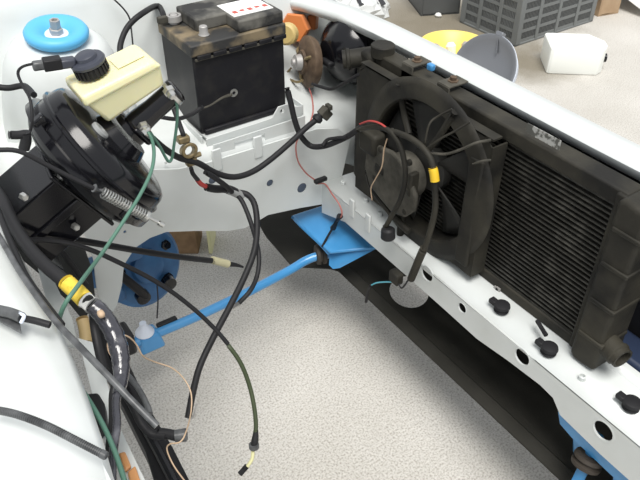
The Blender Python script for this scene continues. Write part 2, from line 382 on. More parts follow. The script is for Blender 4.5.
# ------------------------------------------------------------------ brake booster, master cylinder, reservoir
ba = Vector((.84, -.115, .52)).normalized()
bc = P(98, 157, y=1.0)
bo = thing('brake_booster', bc-Z*.14, 'glossy black brake servo drum below the cream fluid reservoir', 'brake booster')
MB().lathe(bc, ba, [(-.044, .05), (-.043, .096), (-.038, .108), (-.030, .116), (-.018, .120)], 56).build('rear_shell', BLACK, bo, smooth=30)
MB().lathe(bc, ba, [(-.022, .120), (-.022, .129), (-.010, .129), (-.009, .120)], 56, cap=False).build('crimp_band', BLACK, bo, smooth=30)
MB().lathe(bc, ba, [(-.012, .120), (.006, .120), (.008, .124), (.012, .124), (.014, .120), (.028, .117), (.033, .114), (.036, .109), (.038, .103), (.042, .07), (.044, .05), (.060, .042), (.060, .0)], 56).build('front_shell', BLACK, bo, smooth=30)
s1, s2 = frame(ba)
gu = Z*.80-Y*.55-X*.05; gu = (gu-ba*gu.dot(ba)).normalized()
gp = bc+ba*.0405+gu*.073
MB().lathe(gp-ba*.004, ba, [(0, .015), (.008, .015), (.010, .013), (.010, .007), (.004, .006), (.004, 0)], 20).build('valve_grommet', TAPEG, bo)
for k in range(4):
    a = k*math.pi/2+1.3
    q = bc+ba*(-.01)+(s1*math.cos(a)+s2*math.sin(a))*.126
    MB().box(q, (.02, .016, .016), (ba, s1, s2)).build('crimp_tab', BLACK, bo, bevel=.003)
br = thing('booster_bracket', Vector((.1, 1.02, .62)), 'black folded steel bracket carrying the brake servo off the firewall', 'bracket')
pc = bc-ba*.052
bn = ba.cross(Y).normalized(); bs_ = bn.cross(ba); pe = bc-ba*.165
for dy in (-.055, .055):
    MB().box((pc+pe)/2+bs_*dy, ((pc-pe).length, .006, .105), (ba, bs_, bn)).build('side_plate', BLACK, br, bevel=.001)
MB().box(pc-ba*.002, (.006, .14, .14), (ba, bs_, bn)).build('mount_plate', BLACK, br, bevel=.002)
MB().box(pe, (.006, .15, .14), (ba, bs_, bn)).build('firewall_plate', BLACK, br, bevel=.002)
for sg in (-1, 1): MB().box((pc+pe)/2+bn*(sg*.052), ((pc-pe).length, .11, .006), (ba, bs_, bn)).build('flange_plate', BLACK, br, bevel=.001)
MB().box((pc+pe)/2-bs_*.06, ((pc-pe).length, .006, .014), (ba, bs_, bn)).build('stiffening_rib', BLACK, br, bevel=.002)
for u, v in ((62, 178), (97, 207), (76, 229), (24, 199)):
    q = P(u, v, y=bc.y-.062); pb_ = bo if u in (62, 97) else br
    MB().lathe(q+Y*.01, -Y+X*.3, [(0, .006), (.008, .006), (.010, .0045), (.010, 0)], 6).build('hex_bolt', STEEL, pb_, smooth=0)
# master cylinder
m0 = bc+ba*.069; m1 = P(176, 90, y=.98)
md = (m1-m0).normalized(); ml = (m1-m0).length
mc = thing('master_cylinder', m0-Z*.03, 'slim black brake master cylinder reaching up from the servo', 'cylinder')
MB().lathe(m0, md, [(-.004, .030), (.006, .030), (.008, .021), (.02, .021), (ml*.5, .0185), (ml-.012, .0185), (ml-.010, .021), (ml, .021), (ml+.003, .016), (ml+.003, 0)], 28).build('barrel', BLACK, mc)
MB().lathe(m0, md, [(ml-.012, .0195), (ml-.011, .0222), (ml-.005, .0222), (ml-.004, .0195)], 28).build('end_ring', STEEL, mc)
MB().box(m0+md*.006, (.010, .085, .04), (md, Y, md.cross(Y))).build('flange', BLACK, mc, bevel=.006, seg=3)
for k, (u, v) in enumerate(((146, 129), (172, 93))):
    q = P(u, v, y=.958)
    MB().lathe(q+Y*.014, -Y-Z*.4, [(0, .010), (.008, .010), (.008, .0075), (.016, .0075), (.018, .005), (.018, 0)], 6).build('pipe_union', STEEL, mc, smooth=0)
for dy in (-.032, .032):
    MB().lathe(m0+Y*dy+md*.008, md, [(0, .008), (.008, .008), (.008, .004), (.016, .004)], 6).build('flange_nut', STEEL, mc, smooth=0)
# reservoir
rx = (P(138, 40, y=1.05)-P(62, 77, y=1.05)).normalized(); rz = Vector((-rx.z, 0, rx.x))
rl = (P(138, 40, y=1.05)-P(62, 77, y=1.05)).length
r0 = P(62, 77, y=1.05); rw = .086
rs = thing('fluid_reservoir', r0+rx*rl*.5-Y*rw*.5-rz*.06, 'cream plastic brake fluid reservoir with dark screw cap', 'reservoir')
def rp(a, b, c): return r0+rx*a-Y*b+rz*c
MB().hexa([rp(.022, .010, -.062), rp(rl-.006, .010, -.048), rp(rl-.006, rw-.008, -.048), rp(.022, rw-.008, -.062)], [rp(.004, .004, -.016), rp(rl-.002, .004, -.012), rp(rl-.002, rw-.004, -.012), rp(.004, rw-.004, -.016)]).build('tank', CREAM, rs, bevel=.006, seg=3)
MB().hexa([rp(0, 0, -.018), rp(rl, 0, -.014), rp(rl, rw, -.014), rp(0, rw, -.018)], [rp(.002, .002, .0), rp(rl-.01, .002, .0), rp(rl-.01, rw-.002, .0), rp(.002, rw-.002, 0)]).build('upper_shell', CREAM, rs, bevel=.005, seg=3)
MB().box(rp(rl*.72, rw*.45, .002), (.045, .042, .001), (rx, Y, rz)).build('raised_pad', CREAM, rs)
cc = P(92, 70, y=1.012)
scap = MB().lathe(cc-rz*.004, rz, [(0, .0245), (.014, .0245), (.015, .023)], 24).build('screw_cap', BLKP, rs, smooth=30)
for i in range(24):
    a = 2*math.pi*i/24
    MB().box(cc+rz*.004+(rx*math.cos(a)+Y*math.sin(a))*.0248, (.003, .003, .014), (rx*math.cos(a)+Y*math.sin(a), -rx*math.sin(a)+Y*math.cos(a), rz)).build('cap_rib', BLKP, scap)
ct = cc+rz*.012
CAPG = mat('slate_cap', (.05, .055, .075), .4)
MB().lathe(ct, rz, [(0, .026), (.004, .027), (.008, .025), (.009, .017), (.014, .016), (.016, .013), (.016, 0)], 28).build('level_sensor', CAPG, rs)
pl = P(48, 64, y=1.02)
cdv = (pl-(ct+rz*.008)).normalized(); b3 = cdv.cross(Y).normalized(); b2 = b3.cross(cdv)
MB().box(ct+rz*.006+cdv*.032, (.03, .018, .014), (cdv, b2, b3)).build('sensor_neck', CAPG, rs, bevel=.003)
cn = thing('sensor_lead', pl, 'black plug and thin lead trailing from the reservoir cap', 'cable')
MB().box(pl+cdv*-.006, (.026, .020, .017), (cdv, b2, b3)).build('plug', BLKP, cn, bevel=.002)
MB().box(pl+cdv*.013, (.018, .014, .013), (cdv, b2, b3)).build('plug_boot', RUBG, cn, bevel=.003)
MB().tube([pl+cdv*.018, P(33, 64, y=1.02), P(22, 67, y=1.02), P(18, 74, y=1.02), P(24, 88, y=.99), P(30, 99, y=.96), P(32, 115, y=.945), P(31, 128, y=.94), P(27, 138, y=.94)], .0022, 6).build('lead', RUB, cn, smooth=60)

# ------------------------------------------------------------------ headlamp, horn, indicator
hc = P(336, 53, x=.93)
hd = thing('headlamp', hc-Z*.09, 'glossy black round back of a headlamp behind the slam panel', 'headlamp')
MB().lathe(hc+X*.055, -X+Z*.12, [(0, .083), (.012, .085), (.03, .081), (.05, .071), (.068, .052), (.078, .036), (.084, .028), (.084, 0)], 40).build('bowl', BLACK, hd, smooth=40)
MB().lathe(hc+X*.055, -X+Z*.12, [(-.006, .088), (.006, .088), (.008, .082)], 40).build('rim', BLKP, hd)
MB().box(hc+Vector((-.032, -.01, -.012)), (.02, .04, .014)).build('bulb_socket', BLKP, hd, bevel=.005)
hn = P(308, 62, x=.87)
ho = thing('horn', hn-Z*.06, 'rusty brown disc horn beside the battery', 'horn')
hx = Vector((-.95, .22, .12)).normalized()
MB().lathe(hn, hx, [(-.022, .03), (-.016, .056), (-.004, .062), (.004, .062), (.010, .055), (.014, .03), (.020, .028), (.020, 0)], 32).build('diaphragm_case', RUST, ho)
MB().lathe(hn+hx*.02, hx, [(0, .020), (.014, .018), (.016, .010), (.022, .008), (.022, 0)], 20).build('coil_housing', LEAD, ho)
for k in range(3):
    a = k*2.1+.4; h1, h2 = frame(hx)
    MB().tube([hn+hx*.016+(h1*math.cos(a)+h2*math.sin(a))*q for q in (.018, .04)]+[hn+hx*.004+(h1*math.cos(a)+h2*math.sin(a))*.052], .004, 6).build('arm', BRASS, ho)
MB().tube([P(291, 68, x=.84), P(286, 76, x=.83), P(296, 82, x=.83), P(303, 80, x=.84)], .003, 6).build('terminal_wire', BRASS, ho)
ig = P(294, 28, y=1.42)
il = thing('indicator_lamp', ig-Z*.04, 'orange indicator lamp housing with yellow bulb cap by the horn', 'lamp')
ix = Vector((-.75, -.6, .25)).normalized(); i1, i2 = frame(ix)
MB().lathe(ig, ix, [(-.03, .026), (-.028, .036), (0, .038), (.004, .034), (.004, 0)], 6).build('housing', ORANGE, il, smooth=20)
MB().lathe(P(287, 34, y=1.365), ix, [(-.01, .026), (.010, .025), (.014, .020), (.014, 0)], 20).build('bulb_cap', mat('yellow_cap', (.60, .45, .18), .5), il)
tag(MB().box(P(313, 22, x=.95), (.03, .022, .035), (ix, i1, i2)).build('lamp_clip', ORANGE, bevel=.004), 'small orange clip between indicator and headlamp', 'clip')
wire('horn_wire', [P(312, 84, x=.83), P(322, 87, x=.84), P(332, 89, x=.85), P(345, 83, x=.855), P(356, 76, x=.86), P(366, 72, x=.870)], .004, RUB, 'black wire running from the horn to the radiator tank')

# ------------------------------------------------------------------ radiator
RX = .90
rad = thing('radiator', (RX+.02, .78, ztop), 'dusty black car radiator behind the white slam panel', 'radiator')
yA, yB = .475, 1.115; zA, zB = .468, .775
core = bbox(MB(), RX+.008, RX+.03, yA, yB, zA, zB).build('core', CORE, rad)
NR = 30
finm = None
for i in range(NR):
    z = zA+.006+(zB-zA-.012)*i/(NR-1)
    if finm is None:
        fo = bbox(MB(), RX, RX+.012, yA, yB, z-.0018, z+.0018).build('fin_row', FIN, core); finm = fo; z00 = z
    else:
        q = finm.copy(); COL.objects.link(q); q.location.z = z-z00
bbox(MB(), RX-.006, RX+.036, yA-.004, yB, zB-.002, zB+.028).build('top_rail', DUST, rad, bevel=.004)
bbox(MB(), RX-.004, RX+.036, yA-.004, yB, zA-.02, zA+.004).build('bottom_rail', DUST, rad, bevel=.004)
# side tanks
tank = [(yA-.055, .455), (yA-.012, .450), (yA, .46), (yA, .80), (yA-.012, .806), (yA-.055, .80)]
stk = MB().prism([Vector((RX-.028, a, b)) for a, b in tank], X*.075).build('side_tank', DUST, rad, bevel=.014, seg=4)
for z in (.52, .60, .68, .75):
    bbox(MB(), RX-.031, RX+.04, yA-.058, yA-.006, z-.004, z+.004).build('tank_rib', DUST, stk, bevel=.002)
bbox(MB(), RX-.012, RX+.04, yA-.004, yA+.014, .455, .80).build('tank_crimp', DUST, rad, bevel=.003)
MB().prism([Vector((RX-.02, a, b)) for a, b in ((yB-.004, .46), (yB+.05, .47), (yB+.05, .77), (yB+.035, .805), (yB-.004, .80))], X*.065).build('side_tank', DUST, rad, bevel=.012, seg=3)
pq = P(612, 346, x=RX+.0)
MB().lathe(pq+Vector((.0, .03, .005)), Vector((-.18, -.98, -.06)), [(0, .022), (.045, .0205), (.046, .023), (.051, .023), (.053, .0205), (.062, .020), (.062, .016), (.04, .015)], 24).build('outlet_neck', DUST, rad)
pq = P(366, 57, x=RX)
iv = Vector((-.85, .55, -.12)).normalized()
MB().lathe(pq, iv, [(-.02, .022), (.035, .021), (.036, .024), (.042, .024), (.044, .021), (.052, .021), (.052, .017), (.02, .016)], 24).build('inlet_neck', DUST, rad)
MB().lathe(P(383, 46, x=RX+.01)-Z*.02, Z, [(0, .026), (.022, .026), (.024, .024), (.024, 0)], 24).build('filler_cap', DUST, rad)
STK = mat('faded_sticker', (.10, .10, .09), .6, col2=(.42, .42, .40), scale=70, thr=(.5, .56))
a = P(527, 127, x=RX-.0065); b = P(560, 146, x=RX-.0065)
MB().box((RX-.0065, (a.y+b.y)/2, (a.z+b.z)/2), (.0012, abs(a.y-b.y), .018)).build('sticker', STK, rad)
MB().box(P(492+6, 352-62, x=RX-.006), (.004, .01, .012)).build('mount_tab', LEAD, rad)
for u, v in ((496, 290), (527, 317)):
    MB().box(P(u, v, x=RX-.006), (.004, .011, .016)).build('mount_tab', LEAD, rad)
# brackets bolted on the slam rail above the radiator
for u, v, lab in ((417, 62, 'dusty steel radiator strap on the slam rail beside the blue clip'), (453, 82, 'dusty steel radiator strap standing over the fan shroud middle')):
    q = P(u, v, x=RX+.02)
    t = thing('radiator_strap', q-Z*.02, lab, 'bracket')
    plt = MB().box(q, (.05, .034, .004)).build('plate', DUSTG, t, bevel=.001)
    MB().box(q+Vector((-.024, 0, -.018)), (.004, .034, .036)).build('leg', DUSTG, t, bevel=.001)
    MB().lathe(q+Z*.002, Z, [(0, .011), (.002, .011), (.003, .007), (.009, .007), (.009, 0)], 6).build('bolt', RUST, plt, smooth=0)
tag(MB().box(P(431, 67, x=RX+.01), (.012, .016, .014)).build('plastic_clip', BLUE, bevel=.003), 'tiny blue plastic clip on top of the radiator', 'clip')

# ------------------------------------------------------------------ fan shroud, fan, motor
SX = .845     # rear plane of the shroud
fc = P(419, 173, x=SX); FR = .151
sh = thing('fan_shroud', Vector((SX+.02, fc.y, .46)), 'dusty grey plastic fan shroud with large round opening', 'fan shroud')
y0s, y1s = .722, 1.115
o = [Vector((SX+.012, a, b)) for a, b in ((y0s, .47), (y0s, .772), (y0s+.02, .79), (y1s-.02, .79), (y1s, .77), (y1s, .47))]
MB().sheet(o, [circ((SX+.012, fc.y, fc.z), Y, Z, FR+.006, 48)], X*.003).build('back_plate', DUST, sh)
# round duct
MB().lathe((SX, fc.y, fc.z), X, [(.047, FR+.001), (.008, FR+.001), (.005, FR+.004), (.0055, FR+.010), (.009, FR+.03), (.0125, FR+.045)], 56, cap=False).build('fan_duct', DUST, sh, solid=.002)
bbox(MB(), SX+.012, RX-.007, y0s-.003, y0s+.001, .47, .775).build('side_wall', DUST, sh)
bbox(MB(), SX+.012, RX-.021, y0s, y1s, .787, .791).build('top_wall', DUST, sh)
bbox(MB(), SX+.012, RX-.021, y1s, y1s+.004, .47, .775).build('side_wall', DUST, sh)
# pressed vertical panel at the shroud edge
for yy, zz0, zz1 in ((y0s+.028, .49, .74), ):
    bbox(MB(), SX+.004, SX+.014, yy-.02, yy+.016, zz0, zz1).build('raised_panel', DUST, sh, bevel=.004)
MB().tube([P(430, 153, x=SX-.03), P(446, 154, x=SX-.02), P(462, 149, x=SX-.012), P(476, 143, x=SX-.004), P(491, 140, x=SX+.010)], .0028, 6).build('tie_strap', DUSTG, sh, smooth=60)
MB().tube([P(473, 164, x=SX-.004), P(482, 161, x=SX+.0), P(491, 160, x=SX+.010)], .0022, 6).build('tie_strap', DUSTG, sh, smooth=60)
MB().tube([P(399, 84, x=SX+.01), P(404, 112, x=SX+.02), P(409, 134, x=SX+.010)], .007, 8).build('motor_stay', DUST, sh)
MB().tube([P(455, 112, x=SX+.006), P(440, 135, x=SX+.006), P(426, 153, x=SX+.004)], .007, 8).build('motor_stay', DUST, sh)
MB().tube([P(400, 250, x=SX+.004), P(400, 235, x=SX+.002), P(402, 214, x=SX-.002)], .008, 8).build('motor_stay', DUST, sh)
# fan
fcv = Vector((SX+.031, fc.y, fc.z))
fn = thing('cooling_fan', fcv-Z*FR, 'dark plastic radiator fan with broad blades inside the shroud', 'fan')
FAN = mat('fan_plastic', (.024, .024, .023), .6, spec=.25, col2=(.045, .044, .040), scale=14)
MB().lathe(fcv, -X, [(-.014, .048), (.006, .048), (.009, .042), (.009, 0)], 28).build('hub', FAN, fn)
def blade(a0):
    rows = []
    for i in range(7):
        r = .045+(FR-.006-.045)*i/6
        row = []
        for j in range(5):
            t = (j-2)/2; ang = a0+.12*i/6+t*(.30+.06*i/6)
            row.append(fcv+Vector((t*.012*(1-.3*i/6), r*math.cos(ang), r*math.sin(ang))))
        rows.append(row)
    return rows
for k in range(5): MB().strip(blade(math.radians(222+72*k))).build('blade', FAN, fn, smooth=60, solid=.003)
# motor
mq = P(398, 178, x=SX-.02)
mo = thing('fan_motor', mq-Z*.06, 'flat grey fan motor with clamped cover in front of the fan', 'motor')
MB().lathe(mq+X*.035, -X, [(0, .050), (.03, .052), (.040, .048), (.044, .03), (.044, 0)], 32).build('motor_can', DUSTG, mo)
opx = [(378, 143), (395, 150), (405, 160), (412, 176), (420, 196), (418, 210), (408, 216), (396, 212), (384, 198), (373, 184), (368, 165), (370, 150)]
cvp = MB().prism([P(u, v, x=SX-.018) for u, v in opx], X*-.012).build('cover_plate', DUSTG, mo, bevel=.006, seg=3)
for u, v in ((408, 163), (407, 190), (404, 212), (380, 150), (374, 178)):
    MB().lathe(P(u, v, x=SX-.030)+X*.006, -X, [(0, .007), (.006, .007), (.008, .004), (.008, 0)], 10).build('cover_screw', DUST, cvp)
MB().tube([P(368, 170, x=SX-.02), P(372, 186, x=SX-.018), P(384, 204, x=SX-.018), P(397, 220, x=SX-.016), P(409, 232, x=SX-.014)], .008, 8).build('cover_flange', DUST, mo)
MB().box(P(413, 184, x=SX-.02), (.022, .012, .055)).build('terminal_box', DUST, mo, bevel=.003)
MB().box(P(372, 141, x=SX-.022), (.036, .055, .05)).build('connector_block', DUST, mo, bevel=.008)
MB().box(P(383, 168, x=SX-.02), (.026, .03, .02)).build('relay', DUST, mo, bevel=.004)

# crossmember rubber mounts
for u, v, lab in ((501, 311, 'black rubber mount on the white crossmember below the radiator core'), (548, 353, 'black rubber mount with pin below the radiator core corner'), (630, 408, 'black rubber mount on the crossmember beyond the weld nut')):
    q = P(u, v, z=ztop+.004)
    t = thing('rubber_mount', q, lab, 'rubber mount')
    MB().lathe(q, Z, [(0, .012), (.003, .015), (.007, .012), (.009, .013), (.013, .0165), (.018, .015), (.020, .009), (.020, .0)], 20).build('bush', RUB, t)
    MB().box(q+Vector((-.004, .019, .014)), (.014, .016, .010)).build('lug', RUB, t, bevel=.002)
    if u == 548: MB().tube([q+Vector((.01, .02, .024)), q+Vector((.025, .055, .024))], .0045, 8).build('pin', RUB, t)

# ------------------------------------------------------------------ black undershield below the crossmember
us = thing('undershield', (.95, .8, .18), 'black plastic undershield with round drain hole under the crossmember', 'undershield')
uz = .20
hb = P(409, 291, z=uz)
LX = P(480, 404, z=uz).x
o = [Vector((LX, -.1, uz)), Vector((LX, 1.14, uz)), Vector((LX-.012, 1.16, uz)), P(292, 266, z=uz), P(266, 236, z=uz), P(258, 222, z=uz), Vector((.75, 1.60, uz)), Vector((1.05, 1.60, uz)), Vector((1.05, -.1, uz))]
MB().sheet(o, [circ(hb, RT, HF, .050, 28, .062)], Z*-.004).build('tray', SHIELD, us)
MB().prism([Vector((LX, -.1, uz+.001)), Vector((LX+.028, -.1, uz+.007)), Vector((LX+.034, -.1, uz+.001))], Y*1.24).build('lip', SHIELD, us)
MB().prism([Vector((1.05, -.1, uz)), Vector((1.12, -.1, .32)), Vector((1.10, -.1, .55)), Vector((1.08, -.1, .55)), Vector((1.10, -.1, .32)), Vector((1.03, -.1, uz))], Y*1.7).build('front_skirt', SHIELD, us)
bp_ = thing('bumper_beam', (1.0, .5, .40), 'dark blue bumper beam in the gap beyond the crossmember', 'bumper')
MB().box((.985, .55, .43), (.07, 1.3, .05)).build('beam', mat('navy_paint', (.03, .045, .09), .4), bp_, bevel=.01)
MB().box((1.0, .32, .46), (.03, .05, .03)).build('beam_stay', BLKP, bp_, bevel=.004)

# ------------------------------------------------------------------ blue suspension parts
bk = thing('suspension_bracket', (.85, 1.1, .27), 'bright blue folded suspension bracket under the crossmember corner', 'bracket')
t = [(292, 215), (326, 204), (346, 214), (366, 228), (380, 247), (330, 252), (320, 243), (306, 229)]
tz = [.34, .345, .345, .345, .345, .32, .325, .335]
top = [P(u, v, z=k) for (u, v), k in zip(t, tz)]
MB().prism(top, Z*-.008).build('top_plate', BLUE, bk, bevel=.003)
fr = [(330, 240), (341, 238), (366, 243), (372, 247), (374, 250), (340, 268), (333, 269), (329, 265)]
fz = [.325, .33, .335, .335, .33, .27, .265, .27]
fp = [P(u, v, z=k) for (u, v), k in zip(fr, fz)]
cen = sum(fp, Vector())/len(fp)+Vector((-.008, -.006, .004))
MB().add(fp+[cen]+[q+Vector((.02, .02, -.012)) for q in fp], [(i, (i+1) % 8, 8) for i in range(8)]+[(i, 9+i, 9+(i+1) % 8, (i+1) % 8) for i in range(8)]).build('front_cup', BLUE, bk, smooth=60)
a = P(293, 218, z=.333); 
MB().tube([P(293, 217, z=.333), P(305, 229, z=.328), P(320, 243, z=.318), P(330, 254, z=.30)], .006, 8).build('folded_edge', BLUE, bk)
MB().tube([P(333, 266, z=.268), P(350, 259, z=.29), P(373, 248, z=.325)], .005, 8).build('folded_edge', BLUE, bk)
bar = thing('anti_roll_bar', (.55, 1.15, .22), 'bright blue anti-roll bar crossing above the concrete floor', 'suspension bar')
MB().tube([P(120, 350, z=.245), P(148, 337, z=.25), P(200, 315, z=.25), P(250, 291, z=.25), P(290, 270, z=.252), P(305, 261, z=.258), P(318, 256, z=.264), P(330, 254, z=.268)], .0115, 14).build('bar', BLUE, bar, smooth=60)
q = P(321, 254, z=.264)
MB().lathe(q-Vector((.014, -.005, 0)), X*.9-Y*.35, [(0, .022), (.002, .026), (.010, .027), (.012, .020), (.016, .020), (.018, .027), (.026, .026), (.028, .02)], 24).build('rubber_bush', RUBBR, bar)
q = P(148, 335, z=.25)
MB().hexa([q+Vector((-.03, -.028, -.03)), q+Vector((.03, -.028, -.03)), q+Vector((.03, .028, -.03)), q+Vector((-.03, .028, -.03))], [q+Vector((-.022, -.02, .012)), q+Vector((.022, -.02, .012)), q+Vector((.022, .02, .012)), q+Vector((-.022, .02, .012))]).build('end_cup', BLUE, bar, bevel=.006)
MB().lathe(q+Vector((-.006, .0, .012)), Z, [(0, .022), (.004, .021), (.012, .014), (.024, .008), (.030, .008), (.031, 0)], 18).build('white_nut', PALEBL, bar)
MB().box(q+Vector((.05, .004, .01)), (.05, .014, .01)).build('rubber_clip', RUB, bar, bevel=.003)
# near-side twin at the right edge
b2_ = thing('lower_bracket', (.82, .35, .25), 'blue lower bracket under the crossmember with rubber bush', 'bracket')
pl_ = [(558, 412), (575, 428), (600, 452), (640, 488), (634, 496), (610, 474), (590, 455), (572, 438), (560, 424)]
MB().prism([P(u, v, x=XM+.012) for u, v in pl_], X*.006).build('flange', BLUE, b2_)
MB().prism([P(u, v, x=XM+.05) for u, v in ((572, 436), (588, 448), (588, 470), (572, 452))], X*.05).build('cheek', BLUE, b2_, bevel=.004)
MB().prism([P(u, v, x=XM+.02) for u, v in ((612, 468), (640, 486), (640, 500), (612, 490))], X*.05).build('cheek', BLUE, b2_, bevel=.004)
q = P(588, 460, z=.30)
b3_ = thing('bar_end', q-Z*.04, 'short blue bar end held in a dusty black rubber bush', 'suspension bar')
dv = (P(576, 484, z=.25)-q).normalized()
MB().lathe(q-dv*.012, dv, [(0, .018), (.002, .026), (.009, .028), (.012, .022), (.015, .022), (.018, .028), (.025, .027), (.027, .02)], 24).build('rubber_bush', RUBBR, b3_)
MB().tube([q-dv*.02, q+dv*.15], .0105, 14).build('bar', BLUE, b3_, smooth=60)

# blue hub and gearbox end seen through the arch
hubc = P(143, 265, y=1.38)
hb_ = thing('wheel_hub', hubc-Z*.1, 'dull blue hub casting with black bolts seen through the wheel arch', 'hub')
hv = Vector((.25, -1, .35)).normalized()
hcast = MB().lathe(hubc, hv, [(-.06, .09), (-.03, .11), (0, .11), (.012, .098), (.016, .07), (.016, .045), (.03, .042), (.036, .03), (.036, 0)], 40).build('casting', BLUED, hb_, smooth=30)
MB().tube([hubc+Y*.03, hubc*.5+(TC-ax*.3)*.5, TC-ax*.2], .026, 16).build('damper_tube', BLUED, hb_, smooth=60)
h1, h2 = frame(hv)
for k in range(5):
    a = k*2*math.pi/5+.3
    MB().lathe(hubc+hv*.012+(h1*math.cos(a)+h2*math.sin(a))*.074, hv, [(0, .014), (.010, .013), (.012, .009), (.018, .009), (.018, 0)], 6).build('bolt', BLACK, hcast, smooth=0)
for u, v, s in ((112, 292, .05), (100, 270, .06), (128, 250, .05)):
    MB().box(P(u, v, y=1.34), (s*1.2, s, s)).build('lug', BLUED, hb_, bevel=.012, seg=3)
MB().tube([P(100, 262, y=1.29), P(116, 272, y=1.29), P(134, 286, y=1.29), P(146, 296, y=1.30)], .011, 10).build('drive_arm', BLKP, hb_)
MB().lathe(P(143, 297, y=1.30)+Y*.012, -Y, [(0, .018), (.02, .018), (.022, .012), (.022, 0)], 16).build('ball_joint', BLACK, hb_)
MB().lathe(P(169, 283, y=1.33)+Y*.012, -Y, [(0, .018), (.02, .018), (.022, .012), (.022, 0)], 16).build('ball_joint', BLACK, hb_)
q = P(195, 254, z=0)
wb = thing('wood_block', q+Vector((0, .06, 0)), 'brown wooden block standing on the floor beyond the blue hub', 'block')
MB().box(q+Vector((.0, .06, .05)), (.09, .10, .10), (RT, HF, Z)).build('timber', WOOD, wb, bevel=.003)
MB().box(q+RT*.05+HF*.05+Z*.05, (.012, .10, .10), (RT, HF, Z)).build('pale_face', GREENSH, wb, bevel=.003)

# black subframe bar and firewall clutter
sb = thing('subframe_bar', (.15, .7, .3), 'black steel subframe bar running below the wiring loom', 'subframe')
a0 = P(100, 312, z=.42); a1 = P(172, 480, z=.42)
o = [P(88, 300, z=.42), P(104, 318, z=.42), P(124, 352, z=.42), P(150, 408, z=.42), P(172, 445, z=.42), P(200, 500, z=.42), P(330, 800, z=.42), P(290, 800, z=.42), P(160, 500, z=.42), P(145, 450, z=.42), P(120, 400, z=.42), P(95, 350, z=.42)]
MB().prism(o, Z*-.05).build('bar', BLKP, sb, bevel=.006)
MB().tube([P(112, 352, z=.43), P(130, 400, z=.43), P(155, 445, z=.43), P(178, 490, z=.43)], .008, 8).build('rolled_edge', BLACK, sb)
MB().box(P(123, 340, z=.44), (.035, .05, .05)).build('lug', BLKP, sb, bevel=.006)
# dark sheet added to stand in for the dark recess under the bracket
fp_ = thing('dark_recess_sheet', P(50, 262, y=1.18)-Z*.1, 'dark dull sheet added for the dark recess below the servo bracket', 'shield')
MB().prism([P(u, v, y=1.184) for u, v in ((-10, 205), (30, 218), (62, 228), (84, 246), (92, 268), (96, 300), (84, 322), (66, 300), (40, 275), (10, 250))], Y*.010).build('dark_sheet', mat('dark_recess_fill', (.035, .037, .037), .9, bump=.5, bscale=90), fp_, bevel=.003)
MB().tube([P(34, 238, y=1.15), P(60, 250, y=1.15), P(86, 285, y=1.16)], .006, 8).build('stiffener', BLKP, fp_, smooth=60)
MB().prism([P(u, v, z=.58) for u, v in ((36, 262), (48, 268), (72, 318), (78, 345), (66, 345), (48, 305))], Z*-.006).build('pale_flap', GREYW, fp_)
tag(MB().tube([P(82, 318, z=.60), P(85, 330, z=.59), P(86, 342, z=.58)], .010, 12).build('rubber_stub', mat('ochre_rubber', (.45, .33, .16), .6), smooth=60), 'ochre rubber stub between the loom and the firewall', 'stub')
wp = thing('loom_guard', P(100, 420, z=.72), 'white loom guard panel beside the taped loom', 'panel')
MB().prism([P(u, v, z=.74) for u, v in ((78, 338), (92, 342), (104, 372), (112, 400), (122, 432), (140, 470), (150, 490), (112, 490), (104, 440), (90, 385))], Z*-.004).build('sheet', WHITEB, wp)
for k, pp in enumerate((((119, 456), (126, 454), (132, 469), (126, 474)), ((128, 475), (136, 468), (142, 486), (132, 490)))):
    MB().prism([P(u, v, z=.745) for u, v in pp], Z*.006).build('amber_pad', AMBER, wp, bevel=.002)
fb = thing('black_clip_box', P(95, 415, z=.75), 'black torn plastic clip under the loose cables', 'clip')
MB().prism([P(u, v, z=.77) for u, v in ((80, 398), (86, 393), (98, 392), (104, 402), (106, 420), (99, 430), (95, 437))], Z*-.02).build('shell', BLKP, fb, bevel=.003)

# ------------------------------------------------------------------ wiring and hoses
# main loom in sections
lm = thing('wiring_loom', P(60, 280, z=.84)-Z*.05, 'thick black wiring loom with yellow tag and shiny tape wrap', 'cable')
MB().tube([P(-12, 180, z=.86), P(2, 200, z=.86), P(12, 222, z=.86), P(26, 244, z=.86), P(44, 264, z=.86), P(64, 281, z=.855), P(88, 302, z=.85)], .0085, 12).build('sheath', RUBG if False else RUB, lm, smooth=60)
MB().tube([P(66, 282, z=.856), P(76, 291, z=.853), P(85, 300, z=.851)], .0105, 14).build('yellow_tag', YELT, lm, smooth=60)
MB().tube([P(85, 300, z=.851), P(92, 305, z=.848)], .0108, 14).build('pale_tape', mat('pale_tape', (.60, .61, .60), .4), lm, smooth=60)
MB().tube([P(91, 304, z=.848), P(100, 312, z=.84), P(110, 326, z=.83), P(117, 342, z=.82), P(121, 360, z=.81), P(121, 378, z=.80), P(118, 395, z=.80)], [.010, .011, .0115, .011, .0105, .009, .006], 14, wob=.06).build('taped_section', SILV, lm, smooth=60)
MB().tube([P(120, 385, z=.80), P(116, 402, z=.80), P(117, 425, z=.80), P(113, 455, z=.80), P(112, 490, z=.80)], .0048, 10).build('branch', SILV, lm, smooth=60)
MB().tube([P(117, 380, z=.80), P(112, 395, z=.79), P(112, 420, z=.79), P(109, 445, z=.79), P(107, 490, z=.79)], .0038, 8).build('branch', RUB, lm, smooth=60)
MB().tube([P(96, 305, z=.846), P(94, 320, z=.82), P(98, 345, z=.80), P(104, 370, z=.79)], .006, 8).build('branch', RUB, lm, smooth=60)
MB().box(P(101, 314, z=.852), (.008, .010, .008)).build('clip', TAN, lm, bevel=.003)
